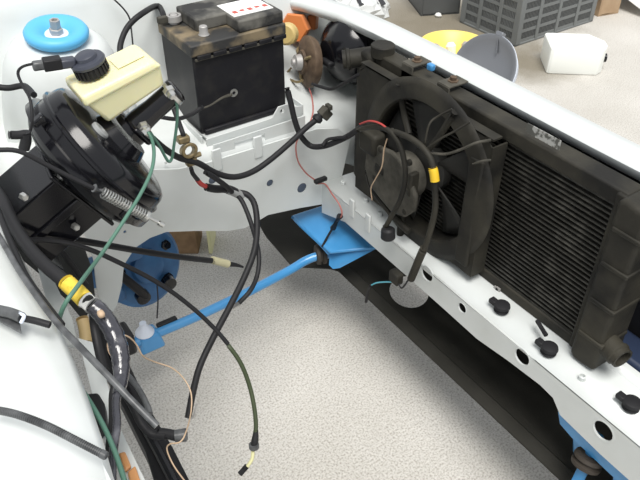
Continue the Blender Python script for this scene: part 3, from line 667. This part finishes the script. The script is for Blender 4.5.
wire('vacuum_hose', [P(-6, 228, z=.885), P(6, 248, z=.885), P(20, 272, z=.884), P(38, 298, z=.882), P(58, 324, z=.88), P(82, 349, z=.876), P(110, 378, z=.865), P(135, 404, z=.85), P(157, 426, z=.835)], .0037, RUBG, 'grey worn vacuum hose lying along the edge of the white scuttle', n=12)
wire('inner_hose', [P(-6, 200, z=.88), P(4, 226, z=.878), P(14, 250, z=.876), P(26, 276, z=.874), P(45, 303, z=.872), P(62, 325, z=.87)], .004, RUB, 'black cable following the inner edge of the white scuttle', n=8)
jc = thing('scuttle_cable', P(24, 316, z=.89), 'short sleeved cable joining the grey hose across the scuttle', 'cable')
MB().tube([P(-8, 309, z=.893), P(10, 313, z=.893), P(22, 318, z=.893)], .006, 10).build('sleeve', RUBG, jc, smooth=60)
MB().tube([P(22, 318, z=.893), P(36, 321, z=.893), P(50, 325, z=.89)], .0038, 10).build('cable', RUB, jc, smooth=60)
MB().tube([P(19, 313, z=.897), P(24, 316, z=.899), P(21, 323, z=.893)], .002, 6).build('tie', PALEBL, jc, smooth=60)
MB().prism([P(u, v, z=.882) for u, v in ((-10, 305), (6, 310), (20, 320), (22, 335), (10, 328), (-10, 318))], Z*.004).build('rubber_flap', RUBG, jc, bevel=.001)
# corrugated hose on the scuttle
ch = thing('corrugated_hose', P(50, 430, z=.885), 'grey ribbed conduit lying loose on the bright scuttle', 'hose')
cpts = [P(-10, 409, z=.896), P(15, 414, z=.897), P(45, 425, z=.897), P(75, 440, z=.894), P(104, 455, z=.888)]
mb = MB(); mb.tube(cpts, .0031, 12, sub=8); mb.build('tube', RUBG, ch, smooth=60)
tt = MB(); 
def spl(pts, n):
    pts = [Vector(p) for p in pts]; ex = [pts[0]*2-pts[1]]+pts+[pts[-1]*2-pts[-2]]; out = []
    for i in range(n):
        s = i/(n-1)*(len(pts)-1); k = min(int(s), len(pts)-2); t_ = s-k; p0, p1, p2, p3 = ex[k:k+4]
        out.append(.5*((2*p1)+(p2-p0)*t_+(2*p0-5*p1+4*p2-p3)*t_*t_+(3*p1-p0-3*p2+p3)*t_**3))
    return out
cp_ = spl(cpts, 60)
for i in range(0, 59):
    d = (cp_[i+1]-cp_[i]).normalized(); tt.lathe(cp_[i], d, [(-.0008, .0031), (-.0005, .0038), (.0005, .0038), (.0008, .0031)], 10, cap=False)
rb = tt.build('rib_rings', RUBG, ch, smooth=60); rb['kind'] = 'stuff'
MB().lathe(cp_[-1], (cp_[-1]-cp_[-2]), [(-.003, .004), (.002, .004), (.003, .003), (.001, .002)], 12).build('end_sleeve', RUBG, ch)
# green pipes
wire('brake_pipe', [P(147, 130, y=.965), P(152, 140, y=.93), P(154, 154, y=.89), P(151, 172, y=.86), P(140, 195, y=.83), P(125, 219, y=.80), P(103, 252, y=.76), P(80, 283, z=.874), P(64, 306, z=.868), P(58, 328, z=.83), P(62, 350, z=.83), P(71, 375, z=.82), P(86, 396, z=.825), P(103, 425, z=.82), P(116, 455, z=.815), P(126, 486, z=.81)], .0028, GREEN, 'long thin green pipe from master cylinder across the loom', 'pipe')
wire('short_brake_pipe', [P(174, 96, y=.965), P(177, 106, y=.965), P(177, 122, y=.97), P(174, 145, y=.975), P(172, 158, y=.98), P(168, 161, y=.98), P(160, 147, y=.98), P(150, 132, y=.97)], .0026, GREEN, 'short looped green pipe joining the two cylinder ports', 'pipe')
# throttle cable with return spring
tc_ = thing('throttle_cable', P(90, 200, y=.86), 'throttle cable with bright coil return spring before the servo', 'cable')
MB().tube([P(-8, 150, y=.90), P(18, 151, y=.89), P(45, 164, y=.88), P(72, 178, y=.87), P(97, 190, y=.86)], .0034, 8).build('sheath', RUB, tc_, smooth=60)
MB().tube([P(94, 188, y=.86), P(104, 193, y=.86)], .0065, 10).build('ferrule', RUBG, tc_, smooth=60)
sa = P(102, 192, y=.855); se = P(146, 216, y=.84); sd = (se-sa); q1, q2 = frame(sd)
MB().tube([sa+sd*(i/180)+(q1*math.cos(i*.62)+q2*math.sin(i*.62))*.0075 for i in range(181)], .0014, 5, straight=True).build('spring', STEEL, tc_, smooth=60)
MB().tube([sa, se, P(161, 224, y=.835)], .0022, 8).build('rod', STEEL, tc_, smooth=60)
MB().lathe(se, sd, [(-.002, .009), (.002, .009), (.003, .004)], 14).build('spring_seat', STEEL, tc_)
MB().lathe(P(159, 223, y=.835), sd, [(0, .0042), (.008, .0042), (.007, .002)], 10).build('cable_nipple', STEEL, tc_)
el = thing('hose_elbow', P(24, 140, y=.93)-Z*.02, 'small black elbow plug on the vacuum line by the servo', 'connector')
MB().tube([P(9, 135, y=.93), P(18, 135, y=.93), P(25, 134, y=.93)], .006, 10).build('barrel', RUB, el, smooth=60)
MB().tube([P(25, 132, y=.93), P(26, 140, y=.93), P(24, 149, y=.93)], .0075, 10).build('bend', RUB, el, smooth=60)
wire('cross_cable', [P(-8, 86, y=1.2), P(8, 88, y=1.19), P(24, 86, y=1.17), P(34, 95, y=1.12)], .0055, RUB, 'black cable running level below the strut tower')
# battery positive clamp and its cables
bcl = thing('terminal_clamp', P(187, 150, y=1.12), 'loose tarnished brass battery terminal clamp hanging by the tray', 'terminal clamp')
cc_ = P(187, 150, y=1.13); u_ = (P(193, 152, y=1.13)-cc_).normalized(); v_ = Z
MB().sheet(circ(cc_, X, Z, .017, 24), [circ(cc_, X, Z, .010, 18)], Vector((0, -.016, .006))).build('ring', BRASS, bcl, bevel=.0015)
MB().box(P(183, 139, y=1.125), (.024, .018, .014)).build('bolt_lug', BRASS, bcl, bevel=.003)
MB().box(P(191, 161, y=1.125), (.022, .016, .018)).build('cable_lug', BRASS, bcl, bevel=.003)
MB().lathe(P(197, 155, y=1.12), X, [(-.008, .005), (.008, .005), (.008, 0)], 6).build('bolt', BRASS, bcl, smooth=0)
wire('clamp_lead', [P(170, 99, y=1.19), P(176, 115, y=1.17), P(182, 131, y=1.13), P(185, 141, y=1.125)], .005, RUB, 'black lead from behind the reservoir down to the brass clamp')
pw = thing('starter_cable', P(240, 175, y=1.12), 'thick black starter cable sweeping right to a round boot', 'cable')
MB().tube([P(150, 136, y=1.10), P(165, 149, y=1.11), P(180, 158, y=1.12), P(198, 163, y=1.12), P(216, 173, y=1.12), P(234, 177, y=1.12), P(252, 172, y=1.125), P(270, 160, y=1.13), P(290, 143, y=1.14), P(306, 128, y=1.15), P(316, 120, y=1.155)], .0064, 12).build('sheath', RUB, pw, smooth=60)
MB().lathe(P(318, 118, y=1.155)-Vector((.008, 0, .006)), Vector((.8, 0, .6)), [(0, .006), (.004, .012), (.012, .012), (.016, .008), (.02, .007)], 16).build('round_boot', RUB, pw)
q = P(325, 113, y=1.155)
MB().box(q, (.022, .02, .026), (Vector((.8, 0, .6)), Y, Vector((-.6, 0, .8)))).build('end_plug', DUSTG, pw, bevel=.002)
MB().box(q+Vector((.006, -.006, .016)), (.010, .018, .012)).build('plug_tab', DUSTG, pw, bevel=.002)
hg = thing('hanging_cable', P(215, 330, w=1.42), 'pair of black cables with grey tape hanging over the floor', 'cable')
MB().tube([P(191, 168, y=1.108), P(193, 174, y=1.11), P(198, 180, y=1.12)], .0045, 8).build('boot', RUB, hg, smooth=60)
MB().tube([P(196, 178, y=1.12), P(201, 184, y=1.12), P(207, 187, y=1.12)], .005, 8).build('red_sleeve', RED, hg, smooth=60)
MB().tube([P(206, 187, y=1.12), P(216, 189, y=1.12), P(228, 189, y=1.12), P(236, 192, y=1.12)], .0085, 10).build('joint_sleeve', RUB, hg, smooth=60)
MB().tube([P(226, 189, y=1.12), P(234, 192, y=1.12), P(242, 196, y=1.12)], .0095, 10).build('grey_tape', TAPEG, hg, smooth=60)
MB().tube([P(236, 192, w=1.50), P(248, 195, w=1.50), P(255, 206, w=1.49), P(257, 228, w=1.48), P(254, 252, w=1.46), P(243, 280, w=1.44), P(229, 308, w=1.41), P(213, 338, w=1.38), P(200, 366, w=1.36), P(193, 392, w=1.35), P(188, 418, w=1.34)], .0066, 12).build('sheath', RUB, hg, smooth=60)
MB().tube([P(236, 193, w=1.49), P(243, 203, w=1.49), P(250, 220, w=1.48), P(256, 240, w=1.48), P(259, 258, w=1.47), P(257, 276, w=1.46), P(250, 291, w=1.46), P(239, 303, w=1.45)], .005, 10).build('thin_sheath', RUB, hg, smooth=60)
MB().tube([P(239, 303, w=1.45), P(232, 307, w=1.45)], .0045, 8).build('bare_end', LEAD, hg)
MB().tube([P(188, 418, w=1.34), P(193, 417, w=1.335), P(195, 411, w=1.33), P(197, 404, w=1.33)], .0022, 6).build('bare_strands', LEAD, hg)
MB().tube([P(205, 172, y=1.10), P(215, 178, y=1.10), P(226, 186, y=1.105), P(232, 192, y=1.11)], .0055, 8).build('link', RUB, hg, smooth=60)
# speedo cable
sp = thing('speedo_cable', P(200, 320, w=1.3), 'long drooping cable with oily end fitting over the floor', 'cable')
MB().tube([P(26, 240, w=1.06), P(45, 240, w=1.09), P(72, 244, w=1.12), P(96, 252, w=1.15), P(122, 264, w=1.18), P(148, 277, w=1.21), P(172, 292, w=1.24), P(195, 310, w=1.27), P(214, 328, w=1.29), P(228, 344, w=1.30)], .0042, 10).build('sheath', RUB, sp, smooth=60)
MB().tube([P(226, 342, w=1.30), P(240, 362, w=1.31), P(249, 384, w=1.32), P(254, 406, w=1.32), P(256, 425, w=1.32), P(255, 434, w=1.32)], .0042, 10).build('olive_sheath', OLIVE, sp, smooth=60)
MB().tube([P(256, 430, w=1.32), P(255, 440, w=1.32), P(253, 448, w=1.32)], [.0045, .007, .006], 10).build('end_boot', RUB, sp, smooth=60)
MB().lathe(P(254, 446, w=1.32), Vector((.1, .2, .9)), [(-.004, .010), (.004, .010)], 14).build('end_collar', RUBG, sp)
MB().tube([P(253, 450, w=1.32), P(252, 459, w=1.32), P(247, 467, w=1.32)], .0035, 8).build('oily_core', GREENSH, sp, smooth=60)
MB().tube([P(247, 466, w=1.32), P(240, 474, w=1.32)], .0055, 8).build('end_tip', RUB, sp, smooth=60)
MB().lathe(P(26, 240, w=1.06), X, [(-.004, .006), (.004, .006)], 10).build('end_nut', STEEL, sp)
# clutch cable with beige grommet
kc = thing('clutch_cable', P(160, 255, y=1.12), 'straight black cable with beige grommet crossing the arch', 'cable')
MB().tube([P(64, 238, y=1.02), P(100, 244, y=1.04), P(140, 251, y=1.07), P(180, 257, y=1.09), P(214, 261, y=1.10)], .0062, 10).build('sheath', RUB, kc, smooth=60)
MB().tube([P(212, 260, y=1.10), P(220, 262, y=1.10), P(228, 264, y=1.10)], .0088, 12).build('beige_grommet', mat('beige_rubber', (.52, .49, .32), .5), kc, smooth=60)
MB().tube([P(228, 264, y=1.10), P(236, 265, y=1.10), P(243, 267, y=1.10)], [.0065, .0045, .0025], 10).build('tip', RUB, kc, smooth=60)
# thick pipe loom to the fan
wire('fan_loom', [P(287, 88, y=1.20), P(291, 104, y=1.19), P(295, 121, y=1.18), P(301, 136, y=1.17), P(311, 146, y=1.16), P(324, 146, y=1.13), P(338, 141, y=1.10), P(350, 135, y=1.08), P(361, 127, y=1.05)], .0066, RUB, 'black loom curving from under the tray to the fan shroud', n=10)
wire('loom_branch', [P(322, 147, y=1.12), P(327, 140, y=1.12), P(336, 138, y=1.10), P(346, 137, y=1.08)], .004, RUB, 'short looped branch wire on the fan loom')
rw = thing('red_wire', P(315, 180, y=1.18), 'thin faded red wire with two black plugs on the leg', 'cable')
MB().tube([P(309, 88, y=1.25), P(312, 98, y=1.24), P(313, 112, y=1.22), P(309, 124, y=1.19), P(301, 134, y=1.18), P(296, 145, y=1.18), P(298, 161, y=1.18), P(306, 173, y=1.18), P(315, 180, y=1.18)], .0018, 6).build('lead', PINK, rw, smooth=60)
MB().box(P(320.5, 180, y=1.175), (.034, .012, .010)).build('plug', BLKP, rw, bevel=.002)
MB().tube([P(316, 184, y=1.175), P(325, 184, y=1.17), P(332, 194, x=.80), P(339, 204, x=.80), P(342, 213, x=.80), P(340, 219, x=.80)], .0018, 6).build('lead', PINK, rw, smooth=60)
MB().tube([P(340, 216, x=.80), P(333, 228, x=.80)], .008, 8).build('plug', BLKP, rw, smooth=30)
MB().tube([P(334, 226, x=.80), P(328, 236, x=.785), P(322, 247, x=.765)], .003, 6).build('tail', BLKP, rw, smooth=60)
# fan harness
fh = thing('fan_harness', P(400, 180, x=SX-.05), 'black fan harness with yellow tape band over the motor', 'cable')
MB().tube([P(358, 130, x=.80), P(372, 127, x=.79), P(388, 130, x=.785), P(398, 141, x=.785), P(404, 160, x=.785), P(405, 180, x=.785), P(400, 200, x=.785), P(392, 215, x=.785), P(385, 228, x=.785)], .0055, 10).build('sheath', DUST, fh, smooth=60)
MB().tube([P(385, 226, x=.785), P(384, 234, x=.785)], .005, 8).build('branch', RUB, fh, smooth=60)
MB().lathe(P(388, 228, x=.785), P(388, 243, x=.785)-P(388, 228, x=.785), [(0, .010), (.004, .015), (.024, .016), (.028, .012), (.028, 0)], 18).build('end_cap', RUB, fh)
MB().tube([P(392, 131, x=.79), P(408, 137, x=.785), P(421, 146, x=.785), P(430, 158, x=.785), P(434, 172, x=.785), P(435, 190, x=.785), P(435, 210, x=.785), P(430, 232, x=.785), P(424, 250, x=.785)], .0062, 10).build('sheath', DUST, fh, smooth=60)
MB().tube([P(424, 248, x=.785), P(418, 262, x=.785), P(411, 279, x=.785)], .0085, 10).build('lower_sleeve', DUST, fh, smooth=60)
MB().tube([P(432.5, 167.5, x=.785), P(434, 173, x=.785), P(435, 181, x=.785)], .0088, 12).build('yellow_tape', mat('clean_yellow_tape', (.80, .52, .03), .5), fh, smooth=60)
MB().tube([P(360, 124, x=.79), P(370, 121, x=.785), P(381, 124, x=.785), P(391, 132, x=.785)], .0022, 6).build('red_lead', RED, fh, smooth=60)
MB().tube([P(387, 139, x=.785), P(384, 150, x=.785), P(382, 166, x=.785), P(376, 178, x=.785), P(371, 188, x=.785), P(372, 200, x=.79)], .0014, 6).build('tan_lead', TAN, fh, smooth=60)
MB().tube([P(424, 147, x=.79), P(429, 125, x=.80), P(437, 117, x=.815), P(452, 109, x=.83)], .0022, 6).build('lead', DUST, fh, smooth=60)
MB().tube([P(425, 150, x=.79), P(440, 139, x=.80), P(455, 131, x=.815), P(470, 122, x=.83)], .0022, 6).build('lead', DUST, fh, smooth=60)
MB().box(P(396, 277, x=.79), (.02, .03, .03)).build('lower_plug', DUST, fh, bevel=.004)
MB().tube([P(398, 283, x=.785), P(402, 288, x=.785), P(409, 279, x=.785)], .002, 6).build('lead', RUB, fh, smooth=60)
MB().tube([P(398, 282, x=.785), P(385, 282, x=.78), P(376, 283, x=.775), P(370, 286, x=.77)], .0018, 6).build('teal_lead', TEAL, fh, smooth=60)
MB().tube([P(371, 285, x=.77), P(368, 291, x=.77), P(366, 302, x=.77)], .0035, 6).build('spade_plug', RUB, fh, smooth=60)
# tan wire drooping over the floor
wire('tan_wire', [P(116, 362, z=.79), P(109, 352, z=.79), P(108, 342, z=.79), P(115, 335, z=.78), P(127, 336, z=.77), P(136, 344, z=.75), P(143, 356, z=.73), P(155, 362, z=.70), P(172, 368, z=.68), P(184, 379, z=.66), P(191, 393, z=.65), P(191, 412, z=.64), P(186, 432, z=.67), P(180, 442, z=.67), P(170, 444, z=.665), P(167, 450, z=.655), P(174, 466, z=.64), P(187, 484, z=.64)], .0010, TAN, 'long thin tan wire curling over the concrete')
he = thing('heater_hose', P(160, 435, z=.62)-Z*.02, 'black rubber elbow and clear hose end above the subframe bar', 'hose')
MB().tube([P(120, 388, z=.66), P(132, 404, z=.66), P(142, 424, z=.65), P(152, 434, z=.64), P(166, 436, z=.64)], .006, 10).build('tube', RUB, he, smooth=60)
MB().tube([P(158, 433, z=.64), P(168, 434, z=.64), P(176, 436, z=.64)], .007, 12).build('elbow', RUB, he, smooth=60)
MB().lathe(P(175, 436, z=.64), P(184, 435, z=.64)-P(175, 436, z=.64), [(0, .008), (.014, .009), (.016, .007), (.010, .006)], 16).build('socket', RUBG, he)
MB().tube([P(125, 372, z=.68), P(138, 388, z=.68), P(147, 405, z=.68), P(150, 414, z=.68)], .004, 8).build('side_tube', RUBG, he, smooth=60)
wire('thin_drop_wire', [P(157, 284, w=1.22), P(158, 300, w=1.24), P(157, 318, w=1.26)], .0013, RUB, 'thin black wire hanging from the drooping cable', n=6)

# ------------------------------------------------------------------ things on the floor beyond the nose
# crate
A = P(515, 47, z=0); B = P(597, 20, z=0); D = P(458, 25, z=0)
ex = (B-A).normalized(); ey = Vector((-ex.y, ex.x, 0)); cw = .60; cdp = .40; chh = .30
cr = thing('plastic_crate', A+ex*cw/2+ey*cdp/2, 'grey slatted plastic crate standing on the concrete', 'crate')
def cbox(name, a0, a1, b0, b1, z0, z1, m=CRATE, bev=.003, parent=cr):
    c = A+ex*((a0+a1)/2)+ey*((b0+b1)/2)+Z*((z0+z1)/2)
    return MB().box(c, (a1-a0, b1-b0, z1-z0), (ex, ey, Z)).build(name, m, parent, bevel=bev)
cbox('bottom', 0, cw, 0, cdp, 0, .012)
for (a, b) in ((0, 0), (cw-.035, 0), (0, cdp-.035), (cw-.035, cdp-.035)): cbox('corner_post', a, a+.035, b, b+.035, 0, chh)
for b in (.0, cdp-.03): cbox('top_rim', 0, cw, b, b+.03, chh-.02, chh)
for a in (0, cw-.03): cbox('top_rim', a, a+.03, 0, cdp, chh-.02, chh)
for b0 in (.004, cdp-.012):
    for k in range(1, 4):
        a = cw*k/4; cbox('rib', a-.012, a+.012, b0-.004, b0+.012, .01, chh-.015)
for a0 in (.004, cw-.012):
    for k in range(1, 3):
        b = cdp*k/3; cbox('rib', a0-.004, a0+.012, b-.012, b+.012, .01, chh-.015)
for k in range(6):
    z = .012+k*.050
    cbox('side_rail', .03, cw-.03, .004, .010, z, z+.016, bev=0); cbox('side_rail', .03, cw-.03, cdp-.010, cdp-.004, z, z+.016, bev=0)
    cbox('end_rail', .004, .010, .03, cdp-.03, z, z+.016, bev=0); cbox('end_rail', cw-.010, cw-.004, .03, cdp-.03, z, z+.016, bev=0)
mb = MB()
def slat(a0, a1, b0, b1):
    mb.box(A+ex*((a0+a1)/2)+ey*((b0+b1)/2)+Z*.145, (a1-a0, b1-b0, .28), (ex, ey, Z))
n = 52
for i in range(n):
    a = .035+(cw-.07)*i/(n-1)
    for b in (.007, cdp-.007): slat(a-.0028, a+.0028, b-.002, b+.002)
n = 34
for i in range(n):
    b = .035+(cdp-.07)*i/(n-1)
    for a in (.007, cw-.007): slat(a-.002, a+.002, b-.0028, b+.0028)
q = mb.build('grille_bars', CRATED, cr, smooth=0); q['kind'] = 'stuff'
# jug lying on its side
j0 = P(546, 74, z=0); j1 = P(603, 76, z=0); jx = (j1-j0).normalized(); jy = Vector((-jx.y, jx.x, 0))
jl = .265; jw = .19; jh = .125
jg = thing('plastic_jug', j0+jx*jl/2+jy*jw/2, 'white plastic jerrycan lying on its side with black cap', 'jug')
jp = [(0, .01), (.01, 0), (jl*.86, 0), (jl*.96, .03), (jl, .06), (jl, .11), (jl*.86, jw-.03), (jl*.78, jw), (.01, jw), (0, jw-.01)]
MB().prism([j0+jx*a+jy*b for a, b in jp], Z*jh).build('body', JUG, jg, bevel=.018, seg=4, smooth=50)
MB().lathe(j0+jx*(jl+.001)+jy*.080+Z*.055, jx, [(0, .020), (.012, .020), (.013, .018), (.013, 0)], 20).build('cap', BLACK, jg)
# round lid leaning on the yellow basin
yb = P(452, 62, z=.0); 
bs = thing('yellow_basin', yb, 'round yellow plastic basin on the floor behind the slam panel', 'basin')
MB().lathe(yb, Z, [(.002, 0), (0, .10), (.01, .115), (.085, .150), (.09, .162), (.095, .160), (.09, .150), (.015, .105), (.010, 0)], 44, cap=False).build('bowl', YELP, bs, smooth=50)
for k in range(3):
    q = yb+Vector((-.05+.06*k, .05-.03*k, .03))
    MB().lathe(q, Vector((.4*k-.4, .3, 1)), [(0, .02), (.04, .025), (.055, .015), (.055, 0)], 10).build('scrap', LEAD if k != 1 else PAPER, bs)
lc = P(483, 70, z=.13)
ld = Vector((-.84, -.12, .53)).normalized()
lid = thing('round_lid', Vector((lc.x, lc.y, 0)), 'round grey metal pan with bluish white rim leaning by the basin', 'pan')
l1 = (Z-ld*Z.dot(ld)).normalized(); RL = .152
MB().lathe(lc, ld, [(-.050, 0), (-.050, RL*.86), (-.045, RL*.92), (-.006, RL), (.002, RL+.004), (.006, RL+.003)], 56, cap=False).build('rim', PALEBL, lid, smooth=50)
MB().lathe(lc, ld, [(-.03, 0), (-.028, RL*.5), (-.004, RL-.02), (.008, RL-.006), (.009, RL), (.006, RL+.003)], 56, cap=False).build('face', GALV, lid, smooth=50)
l2 = l1.cross(ld)
MB().box(lc+l1*(RL+.008)+ld*-.005, (.036, .020, .03), (l2, l1, ld)).build('tab', GALV, lid, bevel=.004)
MB().tube([lc+ld*.0+l1*RL*.92, lc+ld*-.016+l1*RL*.55+l2*.015], .004, 8).build('crease', GALV, lid, smooth=60)
# boxes and bag at the back
def floor_box(name, px, py, w, d, h, rot, m, label, cat, lidm=None):
    q = P(px, py, z=0); a = Vector((math.cos(rot), math.sin(rot), 0)); b = Vector((-a.y, a.x, 0))
    t = thing(name, q, label, cat)
    tk = .008; c = q+b*d/2
    MB().box(c+Z*.006, (w, d, .01), (a, b, Z)).build('bottom', m, t)
    for s in (-1, 1):
        MB().box(c+a*(s*(w/2-tk/2))+Z*h/2, (tk, d, h), (a, b, Z)).build('side', m, t, bevel=.002)
        MB().box(c+b*(s*(d/2-tk/2))+Z*h/2, (w-2*tk, tk, h), (a, b, Z)).build('side', m, t, bevel=.002)
    return t, c, a, b
t, c, a, b = floor_box('cardboard_box', 608, 15, .14, .2, .22, -.2, CARD, 'brown cardboard box standing beside the grey crate', 'box')
for s in (-1, 1): MB().box(c+b*(s*.12)+Z*.235, (.13, .07, .004), (a, (b*.8+Z*.6*s).normalized(), ((Z*.8-b*.6*s)).normalized())).build('flap', CARD, t)
t, c, a, b = floor_box('tool_tub', 440, 15, .22, .30, .22, -.42, CRATED, 'dark grey storage tub on the floor behind the crate', 'tub')
MB().box(c+Z*.22, (.24, .32, .02), (a, b, Z)).build('lid', mat('tub_lid', (.05, .055, .06), .5), t, bevel=.006)
sc = thing('white_sheet', P(650, 8, z=0), 'white plastic sheet draped on the floor beside the cardboard box', 'sheet')
q = P(655, 12, z=0)
rows = [[q+Vector((-.14+.09*i+random.uniform(-.01, .01), -.06+.1*j, .015+.10*abs(math.sin(i*.9+j*.6))*(.5+.1*j))) for i in range(7)] for j in range(6)]
MB().strip(rows).build('film', PAPER, sc, smooth=60, solid=.003, sub=1)
# crumpled printed bag beyond the slam rail
pb = thing('plastic_bag', P(360, 8, z=0), 'crumpled clear bag with black print beyond the headlamp', 'bag')
bgm = mat('bag_film', (.80, .82, .82), .25, alpha=.75)
q = P(362, 12, z=0); rows = []
for k in range(7):
    zz = .10*math.sin(k/6*math.pi/2); rr = .15*math.cos(k/6*math.pi/2*.98)
    rows.append([q+Vector((math.cos(i*2*math.pi/18)*rr*(1+.18*math.sin(i*2.3+k)), math.sin(i*2*math.pi/18)*rr*(1+.15*math.cos(i*1.7+k)), zz+.004)) for i in range(19)])
for r in rows: r[-1] = r[0].copy()
MB().strip(rows).build('film', bgm, pb, smooth=0)
for k in range(4):
    zc = q+Vector((-.06+.04*k, -.06-.012*k, .085-.004*k))
    MB().box(zc, (.03, .05, .004), (X, Vector((.2, .9, .3)).normalized(), Vector((0, -.3, .95)).normalized())).build('print_mark', INKB, pb, bevel=.001)
tag(MB().lathe(P(438, 17, z=0), Vector((.2, .1, 1)), [(0, .012), (.008, .02), (.02, .014), (.024, .0)], 7).build('paper_scrap', PAPER, smooth=0), 'tiny white paper scrap on the stained concrete', 'paper')
